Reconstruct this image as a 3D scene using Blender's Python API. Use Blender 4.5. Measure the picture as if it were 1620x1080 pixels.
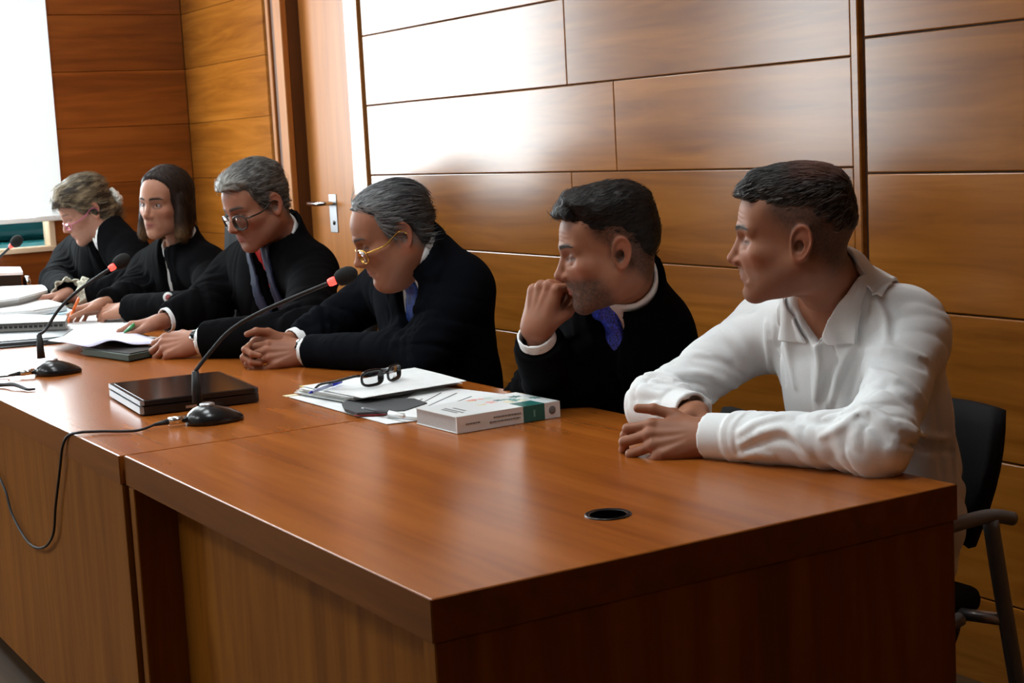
import bpy, bmesh, math, random
import numpy as np
from mathutils import Matrix, Vector
for _o in list(bpy.data.objects): bpy.data.objects.remove(_o)
SC = bpy.context.scene
COL = SC.collection
random.seed(4)
# ---------------------------------------------------------------- camera (image 1620 x 1080, focal length 2482 px)
FPX = 2481.87; YAW, PITCH, ROLL = 1.03101911, .12796735, -.05162193
CAM = np.array([1.70231, -.88167, 1.287])
def _axes():
    cy, sy = math.cos(YAW), math.sin(YAW)
    f = np.array([-sy*math.cos(PITCH), cy*math.cos(PITCH), -math.sin(PITCH)]); r = np.array([cy, sy, 0.]); u = np.cross(r, f)
    c, s = math.cos(ROLL), math.sin(ROLL)
    return c*r+s*u, -s*r+c*u, f
CR, CU, CF = _axes()
cam_d = bpy.data.cameras.new('camera'); cam = bpy.data.objects.new('camera', cam_d); COL.objects.link(cam)
cam_d.sensor_width = 36; cam_d.lens = FPX/1620*36; cam_d.clip_start = .05
cam.matrix_world = Matrix(((CR[0], CU[0], -CF[0], CAM[0]), (CR[1], CU[1], -CF[1], CAM[1]), (CR[2], CU[2], -CF[2], CAM[2]), (0, 0, 0, 1)))
cam_d.dof.use_dof = True; cam_d.dof.focus_distance = 3.0; cam_d.dof.aperture_fstop = 16
SC.camera = cam
# ---------------------------------------------------------------- world, light, exposure
SC.world = bpy.data.worlds.new('daylight'); SC.world.use_nodes = True
_b = SC.world.node_tree.nodes['Background']; _b.inputs[0].default_value = (.80, .92, 1, 1); _b.inputs[1].default_value = 2.0
SC.view_settings.view_transform = 'Standard'; SC.view_settings.look = 'None'; SC.view_settings.gamma = 1
SC.view_settings.use_curve_mapping = False
SC.view_settings.exposure = 0.30
BLIND_GLOW = 13.0          # daylight through the roller blinds
LAMP_GLOW = 15.5           # fluorescent ceiling panels
def area(name, loc, rot, sx, sy, power, col):
    l = bpy.data.lights.new(name, 'AREA'); l.shape = 'RECTANGLE'; l.size = sx; l.size_y = sy; l.energy = power; l.color = col
    o = bpy.data.objects.new(name, l); COL.objects.link(o); o.location = loc; o.rotation_euler = rot; return o
# points measured on the photograph, carried to a known plane of the room
def _ray(x, y): return CR*(x-810)/FPX-CU*(y-540)/FPX+CF
def aty(x, y, Y): d = _ray(x, y); return CAM+d*((Y-CAM[1])/d[1])
def atz(x, y, Z): d = _ray(x, y); return CAM+d*((Z-CAM[2])/d[2])
def atx(x, y, X): d = _ray(x, y); return CAM+d*((X-CAM[0])/d[0])
# ---------------------------------------------------------------- object helpers
def tag(o, label=None, cat=None, group=None, kind=None):
    if label: o['label'] = label
    if cat: o['category'] = cat
    if group: o['group'] = group
    if kind: o['kind'] = kind
    return o
def empty(name, loc, label=None, cat=None, group=None):
    o = bpy.data.objects.new(name, None); COL.objects.link(o); o.location = [float(v) for v in loc]; o.empty_display_size = .1
    return tag(o, label, cat, group)
def adopt(o, parent):
    o.parent = parent
    p = parent; m = Matrix.Identity(4); chain = []
    while p is not None: chain.append(p); p = p.parent
    for q in reversed(chain):
        m = m @ q.matrix_parent_inverse @ (Matrix.Translation(q.location) @ q.rotation_euler.to_matrix().to_4x4())
    o.matrix_parent_inverse = m.inverted(); return o
def obj(name, verts, faces, mat, parent=None, smooth=False):
    me = bpy.data.meshes.new(name); me.from_pydata([tuple(map(float, v)) for v in verts], [], [tuple(map(int, f)) for f in faces]); me.update()
    if smooth: me.polygons.foreach_set('use_smooth', [True]*len(me.polygons))
    me.materials.append(mat); o = bpy.data.objects.new(name, me); COL.objects.link(o)
    if parent is not None: adopt(o, parent)
    return o
def bm_obj(name, bm, mat, parent=None, smooth=False):
    bmesh.ops.recalc_face_normals(bm, faces=bm.faces[:])
    me = bpy.data.meshes.new(name); bm.to_mesh(me); bm.free()
    if smooth: me.polygons.foreach_set('use_smooth', [True]*len(me.polygons))
    me.materials.append(mat); o = bpy.data.objects.new(name, me); COL.objects.link(o)
    if parent is not None: adopt(o, parent)
    return o
def box(name, lo, hi, mat, parent=None, bev=.002, seg=1, rot=None, piv=None):
    bm = bmesh.new(); bmesh.ops.create_cube(bm, size=1)
    lo = Vector([float(v) for v in lo]); hi = Vector([float(v) for v in hi]); c = (lo+hi)/2; s = hi-lo
    for v in bm.verts: v.co = Vector((v.co.x*s.x, v.co.y*s.y, v.co.z*s.z))
    if bev: bmesh.ops.bevel(bm, geom=bm.edges[:], offset=min(bev, min(s)*.45), segments=seg, affect='EDGES', profile=.5)
    M = Matrix.Translation(c)
    if rot is not None:
        pv = Vector([float(v) for v in (piv if piv is not None else c)])
        M = Matrix.Translation(pv) @ rot.to_4x4() @ Matrix.Translation(c-pv)
    bmesh.ops.transform(bm, matrix=M, verts=bm.verts[:])
    return bm_obj(name, bm, mat, parent)
def tube_geo(pts, r, seg=8, closed=False, flat=None):
    P = [Vector([float(v) for v in p]) for p in pts]; n = len(P); V = []; Fc = []
    rr = r if hasattr(r, '__len__') else [r]*n
    T = []
    for i in range(n):
        a = P[(i-1) % n] if (i or closed) else P[0]; b = P[(i+1) % n] if (i < n-1 or closed) else P[-1]
        T.append((b-a).normalized())
    N = T[0].orthogonal().normalized(); Ns = []
    for i in range(n):
        N = (N-T[i]*N.dot(T[i])).normalized(); Ns.append(N.copy())
    for i in range(n):
        Bn = T[i].cross(Ns[i])
        for k in range(seg):
            a = 2*math.pi*k/seg
            V.append(P[i]+(Ns[i]*math.cos(a)+Bn*math.sin(a))*rr[i])
    for i in range(n if closed else n-1):
        j = (i+1) % n
        for k in range(seg):
            l = (k+1) % seg; Fc.append((i*seg+k, i*seg+l, j*seg+l, j*seg+k))
    if not closed: Fc.append(tuple(range(seg))[::-1]); Fc.append(tuple((n-1)*seg+k for k in range(seg)))
    return V, Fc
def tube(name, pts, r, mat, parent=None, seg=8, closed=False):
    V, Fc = tube_geo(pts, r, seg, closed); return obj(name, V, Fc, mat, parent, True)
def spline(pts, n=8):
    P = [np.asarray(p, float) for p in pts]; out = []
    for i in range(len(P)-1):
        a = P[max(i-1, 0)]; b = P[i]; c = P[i+1]; d = P[min(i+2, len(P)-1)]
        for k in range(n):
            t = k/n; out.append(.5*((2*b)+(c-a)*t+(2*a-5*b+4*c-d)*t*t+(3*b-a-3*c+d)*t**3))
    out.append(P[-1]); return out
def lathe(name, prof, mat, parent=None, seg=32, c=(0, 0, 0), M=None, sx=1, sy=1):
    V = []; Fc = []; n = len(prof)
    for i, (r, z) in enumerate(prof):
        for k in range(seg):
            a = 2*math.pi*k/seg; v = Vector((r*math.cos(a)*sx, r*math.sin(a)*sy, z))
            if M is not None: v = M @ v
            V.append(v+Vector([float(q) for q in c]))
    for i in range(n-1):
        for k in range(seg):
            l = (k+1) % seg; Fc.append((i*seg+k, i*seg+l, (i+1)*seg+l, (i+1)*seg+k))
    if prof[0][0] > 1e-6: Fc.append(tuple(range(seg))[::-1])
    if prof[-1][0] > 1e-6: Fc.append(tuple((n-1)*seg+k for k in range(seg)))
    return obj(name, V, Fc, mat, parent, True)
def prism(name, poly, z0, z1, mat, parent=None, bev=0):
    """polygon in plan raised from z0 to z1"""
    n = len(poly); V = [(p[0], p[1], z0) for p in poly]+[(p[0], p[1], z1) for p in poly]
    Fc = [tuple(range(n))[::-1], tuple(range(n, 2*n))]+[(i, (i+1) % n, n+(i+1) % n, n+i) for i in range(n)]
    return obj(name, V, Fc, mat, parent)
# ---------------------------------------------------------------- materials
def mat(name, col, rough=.6, metal=0, spec=.5, coat=0, sheen=0):
    m = bpy.data.materials.new(name); m.use_nodes = True; b = m.node_tree.nodes['Principled BSDF']
    b.inputs['Base Color'].default_value = (*col, 1); b.inputs['Roughness'].default_value = rough; b.inputs['Metallic'].default_value = metal
    b.inputs['Specular IOR Level'].default_value = spec; b.inputs['Coat Weight'].default_value = coat; b.inputs['Coat Roughness'].default_value = .15
    if sheen: b.inputs['Sheen Weight'].default_value = sheen
    return m
def vary(m, scale, amt, det=4, stretch=(1, 1, 1), bump=0):
    """noise in tone (and relief) over a plain material"""
    nt = m.node_tree; b = nt.nodes['Principled BSDF']; c = b.inputs['Base Color'].default_value[:]
    tc = nt.nodes.new('ShaderNodeTexCoord'); mp = nt.nodes.new('ShaderNodeMapping'); mp.inputs['Scale'].default_value = stretch
    n = nt.nodes.new('ShaderNodeTexNoise'); n.inputs['Scale'].default_value = scale; n.inputs['Detail'].default_value = det
    nt.links.new(tc.outputs['Object'], mp.inputs[0]); nt.links.new(mp.outputs[0], n.inputs[0])
    r = nt.nodes.new('ShaderNodeValToRGB'); r.color_ramp.elements[0].position = .3; r.color_ramp.elements[1].position = .7
    r.color_ramp.elements[0].color = (c[0]*(1-amt), c[1]*(1-amt), c[2]*(1-amt), 1); r.color_ramp.elements[1].color = (min(1, c[0]*(1+amt)), min(1, c[1]*(1+amt)), min(1, c[2]*(1+amt)), 1)
    nt.links.new(n.outputs[0], r.inputs[0]); nt.links.new(r.outputs[0], b.inputs['Base Color'])
    if bump:
        bp = nt.nodes.new('ShaderNodeBump'); bp.inputs['Strength'].default_value = bump; bp.inputs['Distance'].default_value = .004
        nt.links.new(n.outputs[0], bp.inputs['Height']); nt.links.new(bp.outputs[0], b.inputs['Normal'])
    return m
def wood(name, dark, mid, light, axis, rough=.3, scale=1., spec=.5, rand=True, broad=1.):
    m = bpy.data.materials.new(name); m.use_nodes = True; nt = m.node_tree; b = nt.nodes['Principled BSDF']; L = nt.links.new
    tc = nt.nodes.new('ShaderNodeTexCoord'); oi = nt.nodes.new('ShaderNodeObjectInfo')
    add = nt.nodes.new('ShaderNodeVectorMath'); add.operation = 'ADD'
    ml = nt.nodes.new('ShaderNodeMath'); ml.operation = 'MULTIPLY'; ml.inputs[1].default_value = 37. if rand else 0
    L(oi.outputs['Random'], ml.inputs[0]); L(tc.outputs['Object'], add.inputs[0]); L(ml.outputs[0], add.inputs[1])
    def noise(st, sc, det, ro=.5, dist=0):
        mp = nt.nodes.new('ShaderNodeMapping'); mp.inputs['Scale'].default_value = st
        n = nt.nodes.new('ShaderNodeTexNoise'); n.inputs['Scale'].default_value = sc; n.inputs['Detail'].default_value = det; n.inputs['Roughness'].default_value = ro; n.inputs['Distortion'].default_value = dist
        L(add.outputs[0], mp.inputs[0]); L(mp.outputs[0], n.inputs[0]); return n.outputs[0]
    st = [1, 1, 1]; st[axis] = .10; st2 = [1, 1, 1]; st2[axis] = .03
    a = noise(st, 15*scale, 3, .55, .8*broad); c = noise(st2, 42*scale, 1.5, .5)
    mx = nt.nodes.new('ShaderNodeMix'); mx.inputs[0].default_value = .22; L(a, mx.inputs[2]); L(c, mx.inputs[3])
    r = nt.nodes.new('ShaderNodeValToRGB'); e = r.color_ramp.elements; e[0].position = .34; e[0].color = (*dark, 1); e[1].position = .66; e[1].color = (*light, 1)
    k = e.new(.5); k.color = (*mid, 1)
    L(mx.outputs[0], r.inputs[0])
    hv = nt.nodes.new('ShaderNodeHueSaturation'); mr = nt.nodes.new('ShaderNodeMapRange'); mr.inputs[3].default_value = .90; mr.inputs[4].default_value = 1.10
    L(oi.outputs['Random'], mr.inputs[0])
    if rand: L(mr.outputs[0], hv.inputs['Value'])
    L(r.outputs[0], hv.inputs['Color']); L(hv.outputs[0], b.inputs['Base Color'])
    b.inputs['Roughness'].default_value = rough; b.inputs['Specular IOR Level'].default_value = spec
    return m
def emit(name, col, k):
    m = bpy.data.materials.new(name); m.use_nodes = True; b = m.node_tree.nodes['Principled BSDF']
    b.inputs['Base Color'].default_value = (*col, 1); b.inputs['Emission Color'].default_value = (*col, 1); b.inputs['Emission Strength'].default_value = k
    return m
def attr_mat(name, rough=.5, sss=0, spec=.4, aniso=0):
    m = bpy.data.materials.new(name); m.use_nodes = True; nt = m.node_tree; b = nt.nodes['Principled BSDF']
    a = nt.nodes.new('ShaderNodeVertexColor'); a.layer_name = 'Col'; nt.links.new(a.outputs[0], b.inputs['Base Color'])
    b.inputs['Roughness'].default_value = rough; b.inputs['Specular IOR Level'].default_value = spec
    if sss:
        b.inputs['Subsurface Weight'].default_value = sss; b.inputs['Subsurface Radius'].default_value = (.9, .35, .2); b.inputs['Subsurface Scale'].default_value = .006
    return m
M_WALL = wood('wall_wood', (0.19, 0.058, 0.006), (0.255, 0.083, 0.009), (0.325, 0.113, 0.0145), 0, .20, 1., .48)
M_FARW = wood('far_wall_wood', (0.15, 0.034, 0.0035), (0.22, 0.054, 0.006), (0.29, 0.08, 0.01), 1, .34, 1., .4)
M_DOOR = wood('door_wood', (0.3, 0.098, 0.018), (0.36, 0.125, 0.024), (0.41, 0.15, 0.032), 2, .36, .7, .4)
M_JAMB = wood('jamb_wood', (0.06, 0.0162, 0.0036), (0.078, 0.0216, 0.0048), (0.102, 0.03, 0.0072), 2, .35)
M_DESK = wood('desk_top_wood', (0.26, 0.066, 0.008), (0.325, 0.088, 0.011), (0.38, 0.11, 0.016), 0, .24, 1., .30, False, .0)
M_DESKV = wood('desk_panel_wood', (0.2, 0.064, 0.006), (0.26, 0.086, 0.0085), (0.32, 0.112, 0.012), 2, .45, 1.3, .10)
M_EDGE = wood('desk_edge_wood', (0.17, 0.052, 0.0055), (0.21, 0.066, 0.007), (0.25, 0.08, 0.009), 0, .42, 1., .15)
M_DARK = mat('dark_joint', (.012, .005, .002), .8)
M_JOINT = mat('panel_joint', (.055, .022, .008), .7)
M_CASE2 = wood('casing_wood', (.30, .12, .03), (.36, .15, .04), (.42, .18, .05), 2, .16, .7, .6)
M_FLOOR = wood('floor_wood', (0.045, 0.022, 0.008), (0.06, 0.03, 0.01), (0.075, 0.038, 0.014), 0, .6, 1., .15)
M_CEIL = mat('ceiling_white', (.72, .72, .70), .9)
M_PLAST = mat('black_plastic', (.007, .007, .008), .24)
M_RUB = mat('black_rubber', (.010, .010, .011), .6)
M_FOAM = vary(mat('black_foam', (.010, .010, .010), .95), 600, .5, 2, bump=.6)
M_STEEL = mat('brushed_steel', (.55, .56, .58), .35, .9)
M_CHROME = mat('chrome', (.75, .75, .76), .15, 1)
M_GREY = mat('grey_painted_metal', (.20, .21, .22), .45, .2)
M_PAPER = vary(mat('white_paper', (.80, .82, .82), .8), 40, .03, 2)
M_PAPERB = mat('pale_blue_paper', (.52, .72, .82), .8)
M_PAPERV = mat('lilac_paper', (.60, .58, .74), .8)
M_INK = mat('printed_ink', (.05, .05, .055), .7)
M_CLOTHB = vary(mat('black_fabric', (.010, .010, .011), .95, spec=.15), 900, .3, 2, bump=.2)
# ---------------------------------------------------------------- distance-field modelling helpers
F32 = np.float32
def V3(*a): return np.array(a, F32)
def nrm(v):
    v = np.asarray(v, float); return (v/np.linalg.norm(v)).astype(F32)
def smin(a, b, k):
    h = np.maximum(k-np.abs(a-b), 0)/k
    return np.minimum(a, b)-h*h*k*.25
def smax(a, b, k): return -smin(-a, -b, k)
def ell(p, c, r):
    r = np.asarray(r, F32); q = (p-np.asarray(c, F32))/r
    k0 = np.sqrt((q*q).sum(1)); q = q/r; k1 = np.sqrt((q*q).sum(1))+1e-9
    return k0*(k0-1)/k1
def sph(p, c, r):
    q = p-np.asarray(c, F32); return np.sqrt((q*q).sum(1))-r
def cap(p, a, b, ra, rb=None):
    if rb is None: rb = ra
    a = np.asarray(a, F32); b = np.asarray(b, F32); ba = b-a; pa = p-a
    h = np.clip(pa@ba/max(float(ba@ba), 1e-9), 0, 1)
    q = pa-h[:, None]*ba
    return np.sqrt((q*q).sum(1))-(ra+(rb-ra)*h)
def rbox(p, c, r, e):
    q = np.abs(p-np.asarray(c, F32))-(np.asarray(r, F32)-e)
    return np.sqrt((np.maximum(q, 0)**2).sum(1))+np.minimum(q.max(1), 0)-e
def sm(x, a, b):
    t = np.clip((x-a)/(b-a), 0, 1); return t*t*(3-2*t)
def poly2(u, v, P):
    P = np.asarray(P, F32); d = np.full(u.shape, 1e9, F32); s = np.ones(u.shape, F32)
    n = len(P); j = n-1
    for i in range(n):
        ex, ey = P[j]-P[i]; wx = u-P[i, 0]; wy = v-P[i, 1]
        t = np.clip((wx*ex+wy*ey)/(ex*ex+ey*ey), 0, 1)
        d = np.minimum(d, (wx-ex*t)**2+(wy-ey*t)**2)
        c1 = v >= P[i, 1]; c2 = v < P[j, 1]; c3 = ex*wy > ey*wx
        s = np.where((c1 & c2 & c3) | (~c1 & ~c2 & ~c3), -s, s); j = i
    return s*np.sqrt(d)
def vnoise(p, seed=0):
    p = np.asarray(p, F32); i = np.floor(p).astype(np.int64); f = p-i; f = f*f*(3-2*f)
    def hsh(x, y, z):
        n = (x*73856093) ^ (y*19349663) ^ (z*83492791) ^ (seed*2654435)
        n = (n ^ (n >> 13))*1274126177 & 0x7fffffff
        return ((n ^ (n >> 16)) & 0xffff).astype(F32)/32768.-1
    o = 0
    for a in (0, 1):
        for b in (0, 1):
            for c in (0, 1):
                w = (f[:, 0] if a else 1-f[:, 0])*(f[:, 1] if b else 1-f[:, 1])*(f[:, 2] if c else 1-f[:, 2])
                o = o+w*hsh(i[:, 0]+a, i[:, 1]+b, i[:, 2]+c)
    return o
def surf(f, lo, hi, h, B=8):
    """surface nets over a sparse grid: the mesh where f = 0"""
    lo = np.asarray(lo, float); hi = np.asarray(hi, float)
    nb = np.ceil((hi-lo)/(h*B)).astype(int)+1
    gi = np.stack(np.meshgrid(*[np.arange(n) for n in nb], indexing='ij'), -1).reshape(-1, 3)
    D = f((lo+(gi*B+(B-1)/2)*h).astype(F32))
    act = np.abs(D) < B*h*1.15
    V = np.repeat(np.repeat(np.repeat(D.reshape(nb), B, 0), B, 1), B, 2).astype(F32)
    o = np.stack(np.meshgrid(*[np.arange(B)]*3, indexing='ij'), -1).reshape(-1, 3)
    idx = (gi[act][:, None, :]*B+o[None]).reshape(-1, 3)
    for s in range(0, len(idx), 400000):
        q = idx[s:s+400000]
        V[q[:, 0], q[:, 1], q[:, 2]] = f((lo+q*h).astype(F32))
    S = V < 0
    n = np.array(V.shape)
    c = np.zeros(n-1, np.int8)
    for a in (0, 1):
        for b in (0, 1):
            for d in (0, 1): c += S[a:n[0]-1+a, b:n[1]-1+b, d:n[2]-1+d]
    cells = np.argwhere((c > 0) & (c < 8))
    ids = np.full(n-1, -1, np.int64); ids[tuple(cells.T)] = np.arange(len(cells))
    acc = np.zeros((len(cells), 3)); cnt = np.zeros(len(cells))
    for ax in range(3):
        u, v = [k for k in range(3) if k != ax]
        for a in (0, 1):
            for b in (0, 1):
                p0 = cells.copy(); p0[:, u] += a; p0[:, v] += b; p1 = p0.copy(); p1[:, ax] += 1
                v0 = V[tuple(p0.T)]; v1 = V[tuple(p1.T)]; m = (v0 < 0) != (v1 < 0)
                t = v0[m]/(v0[m]-v1[m]); q = p0[m].astype(float); q[:, ax] += t
                acc[m] += q; cnt[m] += 1
    verts = lo+acc/cnt[:, None]*h
    faces = []
    for ax in range(3):
        u, v = [(1, 2), (2, 0), (0, 1)][ax]
        sl0 = [slice(None)]*3; sl1 = [slice(None)]*3; sl0[ax] = slice(0, -1); sl1[ax] = slice(1, None)
        A, Bv = S[tuple(sl0)], S[tuple(sl1)]
        e = np.argwhere(A != Bv)
        e = e[(e[:, u] > 0) & (e[:, v] > 0) & (e[:, u] < n[u]-1) & (e[:, v] < n[v]-1)]
        fl = A[tuple(e.T)]
        q = []
        for du, dv in ((-1, -1), (0, -1), (0, 0), (-1, 0)):
            k = e.copy(); k[:, u] += du; k[:, v] += dv; q.append(ids[tuple(k.T)])
        q = np.stack(q, 1); q[~fl] = q[~fl][:, ::-1]
        faces.append(q[(q >= 0).all(1)])
    return verts, np.concatenate(faces)
def mesh_obj(name, verts, faces, mat, parent=None, col=None, smooth=True):
    me = bpy.data.meshes.new(name)
    verts = np.asarray(verts, F32); faces = np.asarray(faces, np.int32)
    me.vertices.add(len(verts)); me.vertices.foreach_set('co', verts.ravel())
    k = faces.shape[1]
    me.loops.add(faces.size); me.loops.foreach_set('vertex_index', faces.ravel())
    me.polygons.add(len(faces)); me.polygons.foreach_set('loop_start', np.arange(0, faces.size, k, dtype=np.int32))
    me.update(calc_edges=True); me.validate()
    if smooth: me.polygons.foreach_set('use_smooth', np.ones(len(me.polygons), bool))
    if col is not None:
        ca = me.color_attributes.new('Col', 'FLOAT_COLOR', 'POINT')
        c4 = np.ones((len(verts), 4), F32); c4[:, :3] = col
        ca.data.foreach_set('color', c4.ravel())
    me.materials.append(mat)
    o = bpy.data.objects.new(name, me); COL.objects.link(o)
    if parent is not None: o.parent = parent
    return o
# ================================================================ the room
YW = 1.767; XF = -5.642; ZC = 2.9; XR = 3.6; YF = -4.6
def structure(o): o['kind'] = 'structure'; return o
fl = structure(box('floor', (XF-.1, YF-.1, -.1), (XR+.1, YW+.25, 0), M_DARK, bev=0))
_k = 0
for iy in range(9):                                        # floorboards near the desk, wider runs beyond
    y0 = -2.6+iy*.15
    for ix in range(3):
        x0 = XF+.02+ix*1.9-(.6 if iy % 2 else 0)
        box('plank', (max(XF, x0), y0, 0), (x0+1.896, y0+.1475, .008), M_FLOOR, fl, .001)
box('floor_field', (XF, YF, 0), (XR, -2.6, .008), M_FLOOR, fl, 0)
box('floor_field', (XF, -1.25, 0), (XR, YW, .008), M_FLOOR, fl, 0)
ceil = structure(box('ceiling', (XF-.1, YF-.1, ZC), (XR+.1, YW+.25, ZC+.1), M_CEIL, bev=0))
wb = structure(box('wall_back', (XF-.1, YW+.012, 0), (-4.645, YW+.2, ZC), M_JOINT, bev=0))
box('wall_core', (-3.71, YW+.012, 0), (XR+.1, YW+.2, ZC), M_JOINT, wb, 0)
box('wall_core', (-4.645, YW+.012, 2.25), (-3.71, YW+.2, ZC), M_DARK, wb, 0)
G = .0011
ZL = [0, .135, .396, .657, .918, 1.179, 1.440, 1.699, 1.959, 2.219, 2.479, 2.739, ZC]
for i in range(len(ZL)-1):
    # rows count from the floor; the row from 1.179 to 1.440 is broken at -2.074
    cut = -2.074 if (i-5) % 2 == 0 else -2.316
    for a, b in ((-3.699, cut), (cut, -1.093)):
        box('panel', (a+G, YW+random.uniform(-.0006, .0006), ZL[i]+G), (b-G, YW+.016, ZL[i+1]-G), M_WALL, wb, .003, 2)
    box('panel', (XF, YW, ZL[i]+G*.5), (-4.645, YW+.016, ZL[i+1]-G*.5), M_WALL, wb, .002)
ZR = [0, .206, .529, .848, 1.164, 1.4795, 1.796, 2.112, 2.428, 2.744, ZC]
for i in range(len(ZR)-1):
    cut = .95 if i % 2 else 1.6
    for a, b in ((-1.050, cut), (cut, XR)):
        box('panel', (a+G, YW+random.uniform(-.0006, .0006), ZR[i]+G*1.5), (b-G, YW+.016, ZR[i+1]-G*1.5), M_WALL, wb, .003, 2)
structure(box('trim_1', (-1.091, YW-.004, 0), (-1.066, YW+.016, ZC), M_WALL, bev=.003))
# ---- door in the back wall
d1 = structure(empty('door_1', (-4.1, YW+.07, 0)))
lf = box('leaf', (-4.43, YW+.070, .008), (-3.72, YW+.11, 2.12), M_DOOR, d1, .002)
hp = box('lock_plate', (-4.238, YW+.066, .945), (-4.168, YW+.0705, 1.102), M_STEEL, d1, .0015)
tube('handle', spline([(-4.19, YW+.068, 1.066), (-4.19, YW+.03, 1.066), (-4.20, YW+.012, 1.066), (-4.225, YW+.006, 1.066), (-4.31, YW+.006, 1.066)], 6), .0095, M_CHROME, hp, 12)
lathe('keyhole', [(.009, 0), (.009, .003), (.006, .004)], M_PLAST, hp, 16, (-4.197, YW+.066, .985), Matrix.Rotation(math.pi/2, 3, 'X'))
box('casing', (-3.830, YW-.010, .008), (-3.712, YW+.016, 2.18), M_CASE2, d1, .003)
box('casing', (-4.505, YW-.012, .008), (-4.425, YW+.016, 2.18), M_DOOR, d1, .003)
box('casing', (-4.605, YW-.004, .008), (-4.572, YW+.016, 2.18), M_DOOR, d1, .003)
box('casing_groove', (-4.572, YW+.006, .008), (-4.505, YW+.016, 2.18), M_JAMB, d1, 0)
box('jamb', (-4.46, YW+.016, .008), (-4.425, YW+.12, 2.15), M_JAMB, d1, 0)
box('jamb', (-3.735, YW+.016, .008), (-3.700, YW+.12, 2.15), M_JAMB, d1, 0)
box('casing', (-4.605, YW-.012, 2.12), (-3.718, YW+.016, 2.2), M_DOOR, d1, .003)
for z0, z1 in ((2.202, 2.479), (2.479, 2.739), (2.739, ZC)): box('panel', (-4.645+G, YW, z0+G), (-3.699-G, YW+.016, z1-G), M_WALL, wb, .003, 2)
# ---- far wall with two windows, panelled like the back wall
wf = structure(box('wall_left', (XF-.14, YW-.5, 0), (XF-.012, YW+.2, ZC), M_JOINT, bev=0))
WIN = [(-.36, 1.078), (-2.80, -1.75)]; WZ = (.883, 2.42)
def far_box(y0, y1, z0, z1):
    box('wall_core', (XF-.14, y0, z0), (XF-.012, y1, z1), M_JOINT, wf, 0)
far_box(1.078, YW-.5, 0, ZC); far_box(-1.75, -.36, 0, ZC); far_box(YF-.1, -2.80, 0, ZC)
for a, b in WIN: far_box(a, b, 0, WZ[0]); far_box(a, b, WZ[1], ZC)
for i in range(len(ZL)-1):
    z0, z1 = ZL[i]+G*.6, ZL[i+1]-G*.6
    spans = [(YF, -2.80), (-2.80, -1.75), (-1.75, -.36), (-.36, 1.078), (1.078, YW)]
    for k, (a, b) in enumerate(spans):
        if k in (1, 3):
            if z1 <= WZ[0]+.04: z1b = min(z1, WZ[0]); box('panel', (XF-.014, a+G, z0), (XF, b-G, z1b), M_FARW, wf, .0025)
            elif z0 < WZ[0]: box('panel', (XF-.014, a+G, z0), (XF, b-G, WZ[0]), M_FARW, wf, .0025)
            elif z1 > WZ[1]: box('panel', (XF-.014, a+G, max(z0, WZ[1])), (XF, b-G, z1), M_FARW, wf, .0025)
        else: box('panel', (XF-.014, a+G, z0), (XF, b-G, z1), M_FARW, wf, .0025)
M_FRAME = mat('pale_varnished_wood', (.62, .45, .30), .4)
M_GLASS = bpy.data.materials.new('window_glass'); M_GLASS.use_nodes = True
_p = M_GLASS.node_tree.nodes['Principled BSDF']; _p.inputs['Transmission Weight'].default_value = 1; _p.inputs['Roughness'].default_value = 0; _p.inputs['IOR'].default_value = 1.1; _p.inputs['Base Color'].default_value = (.9, .97, .96, 1)
M_BLIND = emit('backlit_blind', (.86, .965, 1.0), BLIND_GLOW)
M_BLINDE = mat('dim_glow_blind_fabric', (.80, .86, .87), .8); M_BLINDE.node_tree.nodes['Principled BSDF'].inputs['Emission Color'].default_value = (.80, .93, .96, 1); M_BLINDE.node_tree.nodes['Principled BSDF'].inputs['Emission Strength'].default_value = .40  # faint emission stands in for the weaker daylight at the blind's margins
M_BAR = mat('blind_bar', (.75, .75, .74), .5)
for n, (a, b) in enumerate(WIN):
    w = structure(empty('window_%d' % (n+1), (XF-.06, (a+b)/2, WZ[0])))
    for nm, lo, hi in (('sill', (XF-.10, a, WZ[0]), (XF+.016, b, WZ[0]+.024)), ('frame', (XF-.10, b-.028, WZ[0]+.024), (XF+.010, b, WZ[1])), ('frame', (XF-.10, a, WZ[0]+.024), (XF+.010, a+.028, WZ[1])), ('frame', (XF-.10, a+.028, WZ[1]-.03), (XF+.010, b-.028, WZ[1]))):
        box(nm, lo, hi, M_FRAME, w, .003)
    box('pane', (XF-.075, a+.028, WZ[0]+.024), (XF-.069, b-.028, WZ[1]-.03), M_GLASS, w, 0)
    rb = empty('roller_blind', (XF+.03, (a+b)/2, 1.03), ['white roller blind glowing with daylight behind the bowed woman', 'white roller blind glowing over the second window further along the same wall'][n], 'blind', 'roller blinds')
    box('fabric', (XF+.024, a+.03, 1.045), (XF+.026, b-.085, 2.40), M_BLIND, rb, 0)
    for lo, hi, zz in ((a-.04, a+.03, 1.045), (b-.085, b+.040, 1.045)): box('fabric_margin', (XF+.024, lo, zz), (XF+.026, hi, 2.44), M_BLINDE, rb, 0)
    box('fabric_margin', (XF+.024, a+.03, 2.40), (XF+.026, b-.085, 2.44), M_BLINDE, rb, 0)
    box('bottom_bar', (XF+.018, a-.04, 1.022), (XF+.032, b+.040, 1.047), M_BAR, rb, .004)
    tube('roller', [(XF+.035, a-.05, 2.47), (XF+.035, b+.05, 2.47)], .03, M_BAR, rb, 16)
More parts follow.
